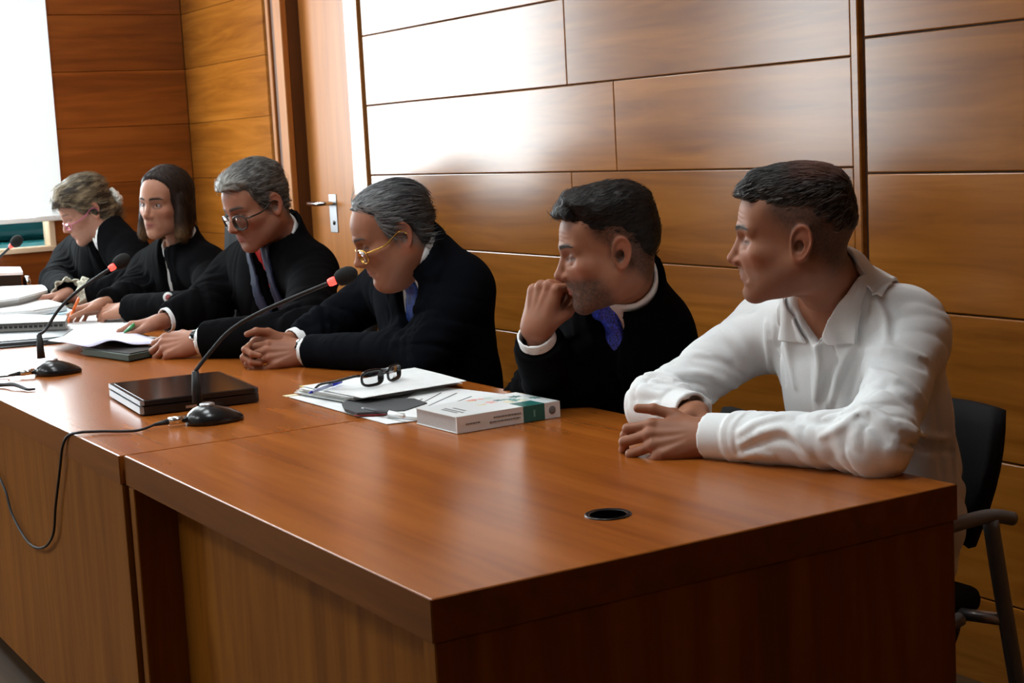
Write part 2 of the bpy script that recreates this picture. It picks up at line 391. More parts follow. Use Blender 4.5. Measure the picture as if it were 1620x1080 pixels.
# beyond the glass: a dark green-blue parked van with a pale stripe
M_TEAL = mat('teal_car_paint', (.010, .10, .098), .22, 0, .6); M_TEALD = mat('tinted_glass', (.004, .03, .032), .1)
van = empty('parked_van', (-7.4, .6, .0), 'dark teal parked van seen through the gap under the roller blind', 'van')
box('body', (-8.9, -1.6, .35), (-7.2, 2.6, .86), M_TEAL, van, .06, 3)
box('window_band', (-8.8, -1.2, .86), (-7.3, 2.4, 1.45), M_TEALD, van, .06, 3)
box('roof', (-8.75, -1.2, 1.45), (-7.35, 2.35, 1.6), M_TEAL, van, .06, 3)
box('door_seam', (-7.202, .9, .4), (-7.196, .91, .84), M_TEALD, van, 0)
for yy in (-.9, 1.8): lathe('wheel', [(.0, -.1), (.28, -.1), (.31, -.07), (.31, .07), (.28, .1), (0, .1)], M_RUB, van, 24, (-7.35, yy, .31), Matrix.Rotation(math.pi/2, 3, 'Y'))
# ---- the two walls behind the photographer
M_WPAINT = mat('cream_wall_paint', (.62, .57, .50), .85)
structure(box('wall_front', (XF-.1, YF-.1, 0), (XR+.1, YF, ZC), M_WPAINT, bev=0))
structure(box('wall_right', (XR, YF, 0), (XR+.1, YW+.2, ZC), M_FARW, bev=0))
# ---- ceiling lamps
M_LAMP = emit('lamp_diffuser', (.92, .98, 1.), LAMP_GLOW)
for k, (x, y) in enumerate(((-4.3, .15), (-2.95, .15), (-1.6, .15), (-.45, .15), (-4.4, -2.2), (-2.9, -2.2), (-1.4, -2.2))):
    l = empty('ceiling_lamp', (x, y, ZC-.02), 'square white lamp panel in the ceiling, '+['above the window end of the desks', 'above the person with the red tie', 'above the older person', 'above the white-shirted person', 'in the front row by the window wall', 'in the middle of the front row', 'at the near end of the front row'][k], 'lamp', 'ceiling lamp panels')
    box('diffuser', (x-.27, y-.27, ZC-.020), (x+.27, y+.27, ZC-.012), M_LAMP, l, 0)
    for s in (-1, 1):
        box('frame', (x-.30, y+s*.285-.015, ZC-.03), (x+.30, y+s*.285+.015, ZC-.0), M_BAR, l, .002)
        box('frame', (x+s*.285-.015, y-.27, ZC-.03), (x+s*.285+.015, y+.27, ZC-.0), M_BAR, l, .002)
# ================================================================ desks
ZT = .72; DD = .931; TH = .058
XS = -1.252
dk = empty('desk', (-.62, DD/2, 0), 'reddish wooden desk with open kneehole, its bare end nearest the camera', 'desk')
box('top', (XS+.004, 0, ZT-TH), (0, DD, ZT), M_DESK, dk, .0025, 2)
box('edge_band', (XS+.0045, -.0012, ZT-TH+.0008), (0, .0, ZT-.0012), M_EDGE, dk, 0)
box('edge_band', (-.0, .0, ZT-TH+.0008), (.0012, DD, ZT-.0012), M_EDGE, dk, 0)
box('end_panel', (-.036, .003, .05), (-.002, DD-.003, ZT-TH-.0005), M_DESKV, dk, .002)
box('end_panel', (XS+.006, .003, .05), (XS+.036, DD-.003, ZT-TH-.003), M_DESKV, dk, .002)
box('gap_shade_strip', (XS-.0045, .006, .05), (XS+.0055, .03, ZT-.004), M_DARK, dk, 0)  # dark strip added in the gap between the desks, standing for its shade
box('modesty_panel', (XS+.036, .085, .05), (-.036, .105, ZT-TH-.0005), M_DESKV, dk, .001)
box('plinth', (XS+.05, .10, .008), (-.05, DD-.1, .05), M_DARK, dk, 0)
gc = atz(962, 814, ZT)
gr = lathe('cable_grommet', [(.034, -.002), (.036, .0012), (.034, .0022), (.029, .0015), (.027, -.0)], M_PLAST, dk, 40, (gc[0], gc[1], ZT))
lathe('grommet_opening', [(.028, .0007), (.0, .0007)], M_RUB, gr, 32, (gc[0], gc[1], ZT))
for k, (x0, x1, lab) in enumerate(((-3.25, XS-.005, 'long reddish wooden desk with closed front, joined to the kneehole desk'), (-5.2, -3.258, 'far reddish wooden desk under the piles of papers by the window'))):
    d = empty('desk', ((x0+x1)/2, DD/2, 0), lab, 'desk')
    box('top', (x0, -.008, ZT-TH), (x1, DD, ZT-.0005), M_DESK, d, .0025, 2)
    box('edge_band', (x0, -.0092, ZT-TH+.0008), (x1, -.008, ZT-.0016), M_EDGE, d, 0)
    box('front_panel', (x0+.001, -.006, .05), (x1-.001, .032, ZT-TH-.0006), M_DESKV, d, .001)
    for xx in (x0+.001, x1-.031): box('end_panel', (xx, .032, .05), (xx+.03, DD-.004, ZT-TH-.0006), M_DESKV, d, .001)
    box('plinth', (x0+.05, .06, .008), (x1-.05, DD-.1, .05), M_DARK, d, 0)
# ---------------------------------------------------------------- heads (local: x to the side, y to the face, z up)
def head_sdf(p, H):
    g = H.get
    p = p.copy(); fl = g('face_len', 1.); p[:, 2] = np.where((p[:, 2] < 0) & (p[:, 2] > -.12), p[:, 2]/fl, np.where(p[:, 2] <= -.12, p[:, 2]+.12-.12/fl, p[:, 2]))
    q = p.copy(); q[:, 0] = np.abs(q[:, 0])
    w = g('width', 1.); jw = g('jaw', 1.); fat = g('fat', 0.)
    d = ell(q, (0, -.010, .042), (.077*w, .100, .086))
    d = smin(d, ell(q, (0, .030, .040), (.064*w, .066, .066)), .03)
    d = smin(d, ell(q, (0, .030, -.035), (.056*w, .060, .072)), .03)
    d = smin(d, ell(q, (.030*w, .012, -.050), (.034*jw, .060, .050)), .03)          # cheek and jaw mass
    d = smin(d, cap(q, (.054*jw, -.006, -.048), (.016*jw, .072, -.099), .017+fat*.5, .016+fat*.3), .03)
    d = smin(d, ell(q, (0, .080, -.099), (.021*jw, .017, .017)), .018)              # chin
    if fat: d = smin(d, ell(q, (0, .035, -.105), (.040, .050, .022+fat)), .03)      # under the chin
    d = smin(d, ell(q, (.046*w, .058, -.016), (.020, .022, .017)), .025)            # cheekbone
    d = smin(d, cap(q, (.008, .0935, .026), (.047*w, .072, .0255), .0092), .015)      # brow ridge
    d = smax(d, -ell(q, (.032, .100, .005), (.020, .0215, .0130)), .013)             # eye socket
    # lids over the ball
    e = sph(q, (.0315, .0745, .004), .0138)
    op = g('eye_open', 1.)
    ap = ell(q, (.0315, .092, .0035-.002*(1-op)), (.0125, .025, .0012+.0042*op))
    d = smin(d, smax(e, -ap, .002), .006)
    # nose
    d = smin(d, ell(q, (.014, .080, -.024), (.020, .018, .026)), .02)
    nl = g('nose', 1.)
    n = cap(q, (0, .091, .020), (0, .1125*1+.004*(nl-1), -.024), .0068, .0088)
    n = smin(n, ell(q, (0, .1145+.010*(nl-1), -.030), (.0092, .0105*nl, .0085)), .010)
    n = smin(n, ell(q, (.0115, .1015, -.0345), (.0075, .011, .0075)), .007)
    n = smin(n, cap(q, (0, .094, -.036), (0, .108, -.038), .006), .006)
    d = smin(d, n, .011)
    d = smax(d, -ell(q, (.0062, .106, -.0425), (.0035, .005, .004)), .003)
    # mouth
    d = smin(d, ell(q, (0, .079, -.064), (.030, .021, .026)), .02)
    d = smax(d, -cap(q, (.022, .100, -.042), (.034, .089, -.066), .0015), .008)       # nasolabial crease
    lz = -.0635
    lp = smin(cap(q, (0, .0985, lz+.0045), (.021, .0885, lz), .0042, .0022), cap(q, (0, .0975, lz-.0065), (.019, .0885, lz-.001), .0052, .0022), .0012)
    d = smin(d, lp, .005)
    d = smax(d, -cap(q, (0, .1035, lz-.0005), (.0205, .0915, lz-.0008), .0015, .0006), .002)
    d = smax(d, -ell(q, (0, .103, -.080), (.018, .008, .005)), .012)                # above the chin
    # temples and eyes hollow
    d = smax(d, -ell(q, (.088*w, .045, .020), (.014, .030, .030)), .03)
    wk = g('wrinkle', 0.)
    if wk:
        for zz in (.040, .048, .056): d = d+wk*.0011*np.exp(-((q[:, 2]-zz-.004*np.cos(q[:, 0]*60))/.0018)**2)*(q[:, 1] > .06)*sm(.05-q[:, 0], 0, .02)
        d = d+wk*.0012*np.exp(-((q[:, 2]+.014-q[:, 0]*.1)/.002)**2)*sm(q[:, 1], .06, .075)*sm(q[:, 0], .016, .022)*sm(.048-q[:, 0], 0, .01)
        d = smax(d, -cap(q, (.017, .1035, -.040), (.031, .0905, -.068), .0016), .006+.002*wk)
    # ears
    ea = g('ear', 1.); c = V3(.0775*w, -.014, -.002)
    r = q-c
    # ear frame: tilted back, standing off the head
    a = .32; ca, sa = math.cos(a), math.sin(a)
    b = .28; cb, sb = math.cos(b), math.sin(b)
    y1 = r[:, 1]*cb+r[:, 0]*sb*-1; x1 = r[:, 0]*cb+r[:, 1]*sb
    y2 = y1*math.cos(.2)+r[:, 2]*math.sin(.2); z2 = r[:, 2]*math.cos(.2)-y1*math.sin(.2)
    L = np.stack([x1, y2, z2], 1)/ea
    wid = .0165+.004*sm(L[:, 2], -.03, .02)
    disc = np.sqrt((L[:, 1]/wid)**2+(L[:, 2]/.0325)**2)
    e1 = np.maximum((disc-1)*.017, np.abs(L[:, 0])-.0045)
    e1 = smin(e1, np.sqrt(((disc-1)*.0165+.0025)**2+(L[:, 0]-.004)**2)-.0032, .003)
    con = np.sqrt(((L[:, 1]-.003)/.0085)**2+((L[:, 2]+.006)/.0125)**2)
    e1 = smax(e1, -np.maximum((con-1)*.009, np.abs(L[:, 0]-.006)-.009), .003)
    e1 = smax(e1, -(np.sqrt(((disc-.70)*.017)**2+(L[:, 0]-.0065)**2)-.003), .003)
    d = smin(d, e1*ea, .006)
    # neck
    nk = g('neck', .056); nb = V3(*g('neck_to', (0, -.060, -.21)))
    d = smin(d, cap(p, (0, -.028, -.035), nb, nk, nk*1.08), .03)
    if g('adam', 1):
        ax = nrm(nb-V3(0, -.028, -.035)); fr = nrm(V3(0, 1, 0)-ax*ax[1])
        c0 = V3(0, -.028, -.035)+(nb-V3(0, -.028, -.035))*.55+fr*(nk-.004)
        d = smin(d, sph(p, c0, .009), .03)
    return d
def cranium(p, w=1.):
    d = ell(p, (0, -.010, .042), (.077*w, .100, .086))
    d = smin(d, ell(p, (0, .030, .040), (.064*w, .066, .066)), .03)
    return smin(d, ell(p, (0, -.03, -.035), (.062*w, .05, .06)), .04)
def skin_colors(v, H):
    """skin tone with lips, brows, beard, cropped hair, and shade painted round eyes and mouth"""
    base = np.array(H.get('skin', (.42, .205, .125)), F32)
    c = np.tile(base, (len(v), 1)); x, y, z = np.abs(v[:, 0]), v[:, 1], v[:, 2]
    def mix(m, col):
        nonlocal c
        m = np.clip(m, 0, 1)[:, None]; c = c*(1-m)+np.array(col, F32)*m
    red = base*np.array((1.12, .78, .72))
    mix(.55*np.exp(-(((x-.045)/.022)**2+((y-.065)/.03)**2+((z+.025)/.02)**2)), red)
    mix(.6*np.exp(-((x/.016)**2+((y-.112)/.014)**2+((z+.032)/.014)**2)), red)
    mix(.6*sm(x, .074*H.get('width', 1.), .082*H.get('width', 1.))*(z < .04)*(z > -.05), red)
    mot = vnoise(v*55, 3)*.5+vnoise(v*140, 4)*.5
    c *= (1+.07*mot)[:, None]
    brd = H.get('beard', 0.)
    if brd:
        m = sm(-z, .030, .052)*sm(y, -.012, .012)*sm(.135+z, 0, .02)
        m = np.maximum(m, np.exp(-((x/.024)**2+((z+.049)/.009)**2))*(y > .07))
        if H.get('beard_line', 0): m = m*np.clip(sm(y+(-z-.06)*.5, .01, .05), 0, 1)
        mix(m*brd*(.8+.3*vnoise(v*400, 9)), H.get('beard_col', (.10, .08, .07)))
    lip = H.get('lips', (.42, .14, .11))
    mix(.8*np.exp(-((x/.019)**4+((z+.0645)/.0085)**4))*(y > .084), lip)
    mix(.75*np.exp(-((x/.024)**4+((z+.0642)/.0016)**2))*(y > .084), (.06, .02, .016))  # shade between the lips, painted as a dark line
    op = H.get('eye_open', 1.); e = ((x-.0315)/.0140)**2+((z-.0035)/(.0028+.0040*op))**2
    mix(.75*np.exp(-((e-1)/.55)**2)*(y > .068), (.035, .02, .015))  # lash line, also darkening the colour for shade in the eye slot
    mix(.30*np.exp(-(((x-.031)/.019)**2+((z-.006)/.013)**2))*(y > .06), base*np.array((.55, .42, .42), F32))  # darker, redder socket pigment with shade of the recess painted in
    # brows
    bz = .0285+.004*np.sin(np.clip((x-.01)/.04, 0, 1)*2.6)
    m = sm(x, .006, .012)*(1-sm(x, .044, .054))*(1-sm(np.abs(z-bz), .0025, .0065))*(y > .05)
    mix(m*H.get('brow', .85)*(.75+.4*vnoise(v*V3(200, 200, 500), 5)), H.get('brow_col', (.035, .025, .02)))
    if 'crop' in H:
        m = -poly2(y, z, H['crop']); m = sm(m, -.004, H.get('crop_soft', .02))*(v[:, 2] > -.10)
        m *= 1-.9*sm(x, .0755*H.get('width', 1.), .080)*(np.abs(y+.014) < .022)*(np.abs(z) < .04)
        mix(m*H.get('crop_amt', .7)*(.8+.25*vnoise(v*450, 7)), H.get('crop_col', (.06, .05, .045)))
    return np.clip(c, 0, 1)
def frame(fwd, up=(0, 0, 1)):
    """rotation whose columns are side, forward, up"""
    f = nrm(fwd); r = nrm(np.cross(f, np.asarray(up, float))); u = np.cross(r, f)
    return np.stack([r, f, u], 1).astype(float)
def head_matrix(yaw_vec, pitch, roll):
    """face direction in plan, nod (down > 0) and tilt in radians"""
    f = np.array([yaw_vec[0], yaw_vec[1], 0.]); f /= np.linalg.norm(f); u = np.array([0, 0, 1.])
    f2 = f*math.cos(pitch)-u*math.sin(pitch); u2 = u*math.cos(pitch)+f*math.sin(pitch)
    r = np.cross(f2, u2)
    r3 = r*math.cos(roll)-u2*math.sin(roll); u3 = u2*math.cos(roll)+r*math.sin(roll)
    return np.stack([r3, f2, u3], 1)
# ---------------------------------------------------------------- hands (local: x to the thumb, y along the fingers, z to the back of the hand)
FING = [((.029, .093, .000), (.043, .026, .021), .0092), ((.0095, .098, .002), (.047, .030, .022), .0094), ((-.0105, .093, .001), (.044, .028, .022), .0090), ((-.0290, .083, -.003), (.034, .021, .019), .0080)]
def hand_joints(P):
    curl = P.get('curl', [(.5, .6, .4)]*4); spr = P.get('spread', (.08, .02, -.04, -.10)); out = []
    for i, (b, L, r) in enumerate(FING):
        p = np.array(b, float); pts = [p]; a = 0.; s = spr[i]
        for k in range(3):
            a += curl[i][k]
            p = p+L[k]*np.array((math.sin(s)*math.cos(a), math.cos(s)*math.cos(a), -math.sin(a))); pts.append(p)
        out.append((pts, r))
    t = P.get('thumb', ((.62, .70, -.35), (.35, .90, -.25), (.15, .97, -.15)))
    p = np.array((.024, .020, -.010)); pts = [p]
    for k, L in enumerate((.044, .034, .027)):
        p = p+L*np.asarray(nrm(t[k]), float); pts.append(p)
    out.append((pts, .0105)); return out
def hand_sdf(p, J, s=1., back=(0, -1, 0)):
    p = p/F32(s); d = None; bk = np.asarray(nrm(back), float)
    for i in range(4):
        c = cap(p, (FING[i][0][0]*.55, .004, 0), (FING[i][0][0], FING[i][0][1]-.008, -.002), .0155, .0120)
        d = c if d is None else smin(d, c, .014)
    d = smin(d, ell(p, (.020, .038, -.013), (.017, .034, .014)), .012)
    d = smin(d, ell(p, (-.022, .040, -.010), (.014, .040, .013)), .012)
    for i, (pts, r) in enumerate(J):
        f = None
        for k in range(3):
            ra = r*(1.02, .95, .88)[k]; rb = r*(.95, .88, .74)[k]
            if i == 4 and k == 0: ra = .014; rb = .0112
            c = cap(p, pts[k], pts[k+1], ra, rb); f = c if f is None else smin(f, c, .003)
            if k: f = smin(f, sph(p, pts[k], ra*1.04), .003)
        if i < 4:
            d = smin(d, sph(p, np.array(pts[0])+np.array((0, -.002, .0015)), .0105), .006)       # knuckle
            d = smin(d, f, .006)
        else: d = smin(d, f, .012)
    d = smin(d, cap(p*V3(1, 1, 1.25), (0, .012, 0), (bk*.05)*np.array((1, 1, 1.25)), .0255, .026)*.85, .018)
    for i in range(1, 4):                                                                          # tendons
        d = smin(d, cap(p, (FING[i][0][0]*.35, .02, .0125), (FING[i][0][0], FING[i][0][1]-.01, .0085), .0022), .008)
    return d*F32(s)
def hand_cols(q, J, base):
    base = np.array(base, F32); c = np.tile(base, (len(q), 1))
    for i, (pts, r) in enumerate(J):
        for k in (0, 1, 2):
            m = np.exp(-(sph(q, pts[k], 0)/.011)**2)*.4*sm(q[:, 2], -.02, .01); c = c*(1-m[:, None])+base*np.array((1.02, .72, .66), F32)*m[:, None]
        m = np.exp(-(sph(q, pts[3], 0)/.008)**2)*.35; c = c*(1-m[:, None])+base*np.array((1.12, .92, .88), F32)*m[:, None]
    return np.clip(c*(1+.05*vnoise(q*90, 2))[:, None], 0, 1)
def hand_frame(y, z, left):
    y = np.asarray(nrm(y), float); z = np.asarray(z, float); z = z-y*(z@y); z /= np.linalg.norm(z)
    x = np.cross(y, z)*(1 if left else -1); return np.stack([x, y, z], 1)
# ---------------------------------------------------------------- a seated person
M_SKIN = attr_mat('skin', .52, .05, .28)
M_HAIR = attr_mat('hair', .50, 0, .18)
def arm_dist(p, B, radii, cut=None):
    """sleeves or arms: (shoulder, elbow, wrist radius); cut: length left bare above the wrist"""
    d = None
    for s in 'LR':
        a, e, w = B['sh'+s], B['el'+s], B['wr'+s]
        c = smin(cap(p, a, e, radii[0], radii[1]), cap(p, e, w, radii[1], radii[2]), .03)
        if cut is not None:
            ax = nrm(w-e); c = smax(c, (p-(w-ax*cut).astype(F32))@ax, .006)
        d = c if d is None else np.minimum(d, c)
    return d
def arm_folds(p, B, amp, f1=30, f2=9, seed=0):
    """creases that ring the sleeve, deepest round the elbow"""
    out = np.zeros(len(p), F32)
    for n, s in enumerate('LR'):
        a, e, w = [np.asarray(B[k+s], float) for k in ('sh', 'el', 'wr')]
        for m, (u, v) in enumerate(((a, e), (e, w))):
            ax = nrm(v-u); L = float(np.linalg.norm(v-u)); rel = p-u.astype(F32); t = rel@ax; rad = rel-t[:, None]*ax
            tw = rad@nrm(np.cross(ax, (.3, .5, .8)))
            k = np.stack([(t+tw*(.55 if m else -.55))*f1, rad@V3(1, 0, 0)*f2, rad@V3(0, .7, .7)*f2], 1)
            r = (1-np.abs(vnoise(k, seed+n*7+m*3)))**3*1.6-.5
            r = r+.45*((1-np.abs(vnoise(k*V3(2.2, 1.7, 1.7), seed+50+n*7+m*3)))**3*1.6-.5)
            near = np.exp(-((t-(L if m == 0 else 0))/.11)**2)*.8+.35
            wgt = sm(.13-np.sqrt((rad*rad).sum(1)), 0, .05)*sm(t, -.06, .0)*sm(L+.06-t, 0, .06)
            out = out+r*near*wgt
    return out*amp
def torso(p, B, g):
    M = B['M'].astype(F32); w = B['w']
    q = (p-B['ch'])@M
    d = ell(q, (0, 0, 0), (.158*w+g, .108*B['deep']+g, .190+g))
    d = smin(d, ell((p-B['wa'])@M, (0, .008, 0), (.146*w+g, .110*B['belly']+g, .150+g)), .08)
    d = smin(d, ell((p-B['pv'])@M, (0, 0, 0), (.172*w+g, .130+g, .115+g)), .08)
    N = B['N']; u = B['M'][:, 2]
    sl = B['shL']; sr = B['shR']
    d = smin(d, cap(p, sl-(sl-sr)*.10, sr+(sl-sr)*.10, .050+g), .09)
    for s in (sl, sr): d = smin(d, cap(p, N-u*.005, N+(s-N)*.75+u*.004, .046+g, .050+g), .05)
    return d
def core_sdf(p, B):
    d = torso(p, B, 0.)
    return smin(d, arm_dist(p, B, (.042, .032, .023)), .04)
def make_person(S):
    """S: joints, head, hands and dress"""
    B = dict(S['J']); B.setdefault('w', 1.); B.setdefault('deep', 1.); B.setdefault('belly', 1.)
    for k in list(B):
        if isinstance(B[k], (tuple, list)): B[k] = np.array(B[k], float)
    side = B['shL']-B['shR']; side /= np.linalg.norm(side)
    up = B['N']-B['wa']; up -= side*(up@side); up /= np.linalg.norm(up)
    fw = np.cross(side, up); fw = -fw if fw@np.array(S['face_dir']) < 0 else fw
    B['M'] = np.stack([side, fw, up], 1)
    S['B'] = B
    root = empty('person', (B['pv'][0], B['pv'][1], 0), S['label'], 'person')
    H = S['head']; hs = H.get('scale', 1.)
    HM = head_matrix(*H['pose']); HC = np.array(H['at'], float); S['HM'] = HM; S['HC'] = HC; S['hs'] = hs
    H['neck_to'] = tuple(((B['N']-HC)@HM)/hs)
    Hl = lambda p: ((p-HC.astype(F32))@HM.astype(F32))/F32(hs)
    res = S.get('res', .0026)
    V = []; Fc = []; Cc = []; n = 0
    def addm(v, f, c):
        nonlocal n
        V.append(v); Fc.append(f+n); Cc.append(c); n += len(v)
    # head and neck
    lo = HC-.16*hs; hi = HC+.17*hs
    lo = np.minimum(lo, B['N']-.06); hi = np.maximum(hi, B['N']+.06)
    fh = lambda p: head_sdf(Hl(p), H)*F32(hs)
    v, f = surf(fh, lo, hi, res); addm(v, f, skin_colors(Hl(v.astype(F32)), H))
    # trunk and arms
    pts = np.array([B[k] for k in ('N', 'shL', 'shR', 'elL', 'elR', 'wrL', 'wrR', 'pv', 'ch')])
    v, f = surf(lambda p: core_sdf(p, B), pts.min(0)-.22, pts.max(0)+.22, .012); addm(v, f, np.tile(np.array(H.get('skin', (.42, .205, .125)), F32), (len(v), 1)))
    # hands
    S['hands'] = {}
    for s in 'LR':
        P = S['hand'+s]; J = hand_joints(P); M = hand_frame(P['y'], P['z'], s == 'L'); w = B['wr'+s]; k = P.get('scale', 1.)
        S['hands'][s] = (J, M, w, k)
        if P.get('hide'): continue
        loc = lambda p: (p-w.astype(F32))@M.astype(F32)
        allp = np.array([w+M@(np.array(q)*k) for pts_, r in J for q in pts_]+[w, w-M[:, 1]*.02, w+(B['el'+s]-w)/np.linalg.norm(B['el'+s]-w)*.06])
        eb = (B['el'+s]-w)@M
        v, f = surf(lambda p: hand_sdf(loc(p), J, k, eb), allp.min(0)-.035, allp.max(0)+.035, P.get('res', res*.85))
        addm(v, f, hand_cols(loc(v.astype(F32))/F32(k), J, S.get('hand_skin', H.get('skin', (.42, .205, .125)))))
    body = mesh_obj('body', np.concatenate(V), np.concatenate(Fc), M_SKIN, None, np.concatenate(Cc)); adopt(body, root)
    # eyes
    M_EYE = attr_mat_eye
    for sx in (-1, 1):
        c = np.array((sx*.0315, .0745, .004)); g = np.array(nrm(H.get('gaze', (0, 1, 0))), float)
        uu, vv = np.meshgrid(np.linspace(0, math.pi, 15), np.linspace(0, 2*math.pi, 24, endpoint=False), indexing='ij')
        d = np.stack([np.sin(uu)*np.cos(vv), np.sin(uu)*np.sin(vv), np.cos(uu)], -1).reshape(-1, 3)
        ang = np.arccos(np.clip(d@g, -1, 1)); col = np.tile(np.array((.22, .20, .19), F32), (len(d), 1))
        col[ang < .50] = H.get('iris', (.05, .028, .015)); col[ang < .22] = (.004, .004, .004)
        vw = HC+((c+d*.0126)*hs)@HM.T
        fa = [(i*24+k, i*24+(k+1) % 24, (i+1)*24+(k+1) % 24, (i+1)*24+k) for i in range(14) for k in range(24)]
        o = mesh_obj('eye', vw, np.array(fa), M_EYE, None, col); adopt(o, root)
    S['root'] = root; S['Hl'] = Hl
    # eyebrows: short hairs rooted on the brow ridge
    rs = np.random.RandomState(3)
    for sx in (-1, 1):
        nb = int(150*H.get('brow', .85)); x = .009+.043*rs.uniform(0, 1, nb)**.9; u = (x-.009)/.043
        z = .0275+.0045*np.sin(u*2.6)-.002*u+rs.uniform(-1, 1, nb)*.0032*(1-.65*u); y = np.full(nb, .13)
        for _ in range(40): y = y-np.maximum(head_sdf(np.stack([sx*x, y, z], 1).astype(F32), H), 0)*.9
        b = np.stack([sx*x, y, z], 1); dr = np.stack([sx*np.ones(nb), -.35*np.ones(nb)-u*.6, .35-u*.55+rs.normal(0, .15, nb)], 1); dr /= np.linalg.norm(dr, axis=1)[:, None]
        L = .0075; wd = .0005; rows = []
        for t, hh, ww in ((0, -.0004, 1), (.5, .0012, 1), (1, .0011, .2)):
            c = b+dr*L*t+np.array((0, 1, .2))*hh; rows += [c-np.array((0, 0, wd))*ww, c+np.array((0, wd, 0)), c+np.array((0, 0, wd))*ww]
        SV = np.stack(rows, 1).reshape(-1, 3); SF = (np.arange(nb)[:, None, None]*9+np.array([(j*3+a, j*3+a+1, j*3+4+a, j*3+3+a) for j in (0, 1) for a in (0, 1)])[None]).reshape(-1, 4)
        bc = np.tile(np.array(H.get('brow_col', (.035, .025, .02)), F32), (len(SV), 1))*rs.uniform(.6, 1.3, (len(SV), 1)).astype(F32)
        adopt(mesh_obj('eyebrow', HC+(SV*hs)@HM.T, SF, M_HAIR, None, bc), root)
    if 'hair' in H: make_hair(S)
    return S
attr_mat_eye = attr_mat('eye', .25, 0, .25)
def make_hair(S):
    H = S['head']; Hl = S['Hl']; hs = S['hs']; R = H['hair']
    w = H.get('width', 1.)
    def f(p):
        q = Hl(p)
        th = R['thick'](q) if callable(R['thick']) else R['thick']
        st = R.get('strand', (150, 15, 150)); k = vnoise(q*V3(*st), 11)*.65+vnoise(q*V3(*st)*V3(2.1, 1.6, 2.1), 12)*.35
        reg = poly2(q[:, 1], q[:, 2], R['poly'])
        fd = R.get('fade', .022); keep = np.clip(sm(q[:, 1], .05, .085), 0, 1) if R.get('quiff', 1) else 0
        d = cranium(q, w)+.003-(th+.003)*np.maximum(sm(-reg, -.004, fd), keep*.85)
        d = smax(d, reg, R.get('edge', .010))
        if 'extra' in R: d = R['extra'](q, d)
        return (d+k*R.get('amp', .0025))*F32(hs)*F32(.8)
    HC = S['HC']; e = R.get('ext', .17)
    v, fc = surf(f, HC-e, HC+.17, S.get('res', .0026))
    q = Hl(v.astype(F32)); st = R.get('strand', (150, 15, 150))
    k = vnoise(q*V3(*st)*F32(1.1), 21)*.5+vnoise(q*V3(*st)*F32(2.3), 22)*.5
    col = np.clip(R['color'](q, k), 0, 1)
    # loose strands combed over the mass
    rs = np.random.RandomState(7); ns = R.get('strands', 2600); L = R.get('length', .03); wd = R.get('wide', .0007)
    nn = np.zeros((len(v), 3)); fn = np.cross(v[fc[:, 2]]-v[fc[:, 0]], v[fc[:, 3]]-v[fc[:, 1]])
    for i in range(4): np.add.at(nn, fc[:, i], fn)
    nn /= np.linalg.norm(nn, axis=1)[:, None]+1e-9
    pick = rs.choice(len(v), ns); base = v[pick]; nr = nn[pick]; HM = S['HM']
    fl = R['flow'](q[pick])@HM.T if 'flow' in R else np.tile(HM@np.array((0, -1, -.25)), (ns, 1))
    fl = fl+rs.normal(0, R.get('mess', .18), fl.shape); fl -= nr*(fl*nr).sum(1)[:, None]; fl /= np.linalg.norm(fl, axis=1)[:, None]+1e-9
    ln = L*rs.uniform(.5, 1.2, ns)[:, None]; lift = R.get('lift', .002)*rs.uniform(.2, 1.5, ns)[:, None]
    sd = np.cross(nr, fl)*wd
    rows = []
    t0 = R.get('t0', 0.)
    for t, hgt, ww in ((t0, -.6, 1.), (t0+.35, .8, 1.), (t0+.7, 1., .8), (t0+1., .4, .15)):
        c = base+fl*ln*t+nr*lift*hgt-nr*(ln*t)**2*4.0; rows += [c-sd*ww, c+nr*wd*.7, c+sd*ww]
    SV = np.stack(rows, 1).reshape(-1, 3); F0 = []
    for j in range(3):
        for a_, b_ in ((0, 1), (1, 2)): F0.append((j*3+a_, j*3+b_, j*3+3+b_, j*3+3+a_))
    SF = (np.arange(ns)[:, None, None]*12+np.array(F0)[None]).reshape(-1, 4)+len(v)
    sc = np.repeat(np.clip(R['color'](q[pick], rs.uniform(-1, 1, ns).astype(F32)), 0, 1), 12, 0)
    adopt(mesh_obj('hair', np.concatenate([v, SV]), np.concatenate([fc, SF]), M_HAIR, None, np.concatenate([col, sc])), S['root'])
def lerp3(a, b, m):
    m = np.clip(m, 0, 1)[:, None]; return np.array(a, F32)*(1-m)+np.array(b, F32)*m
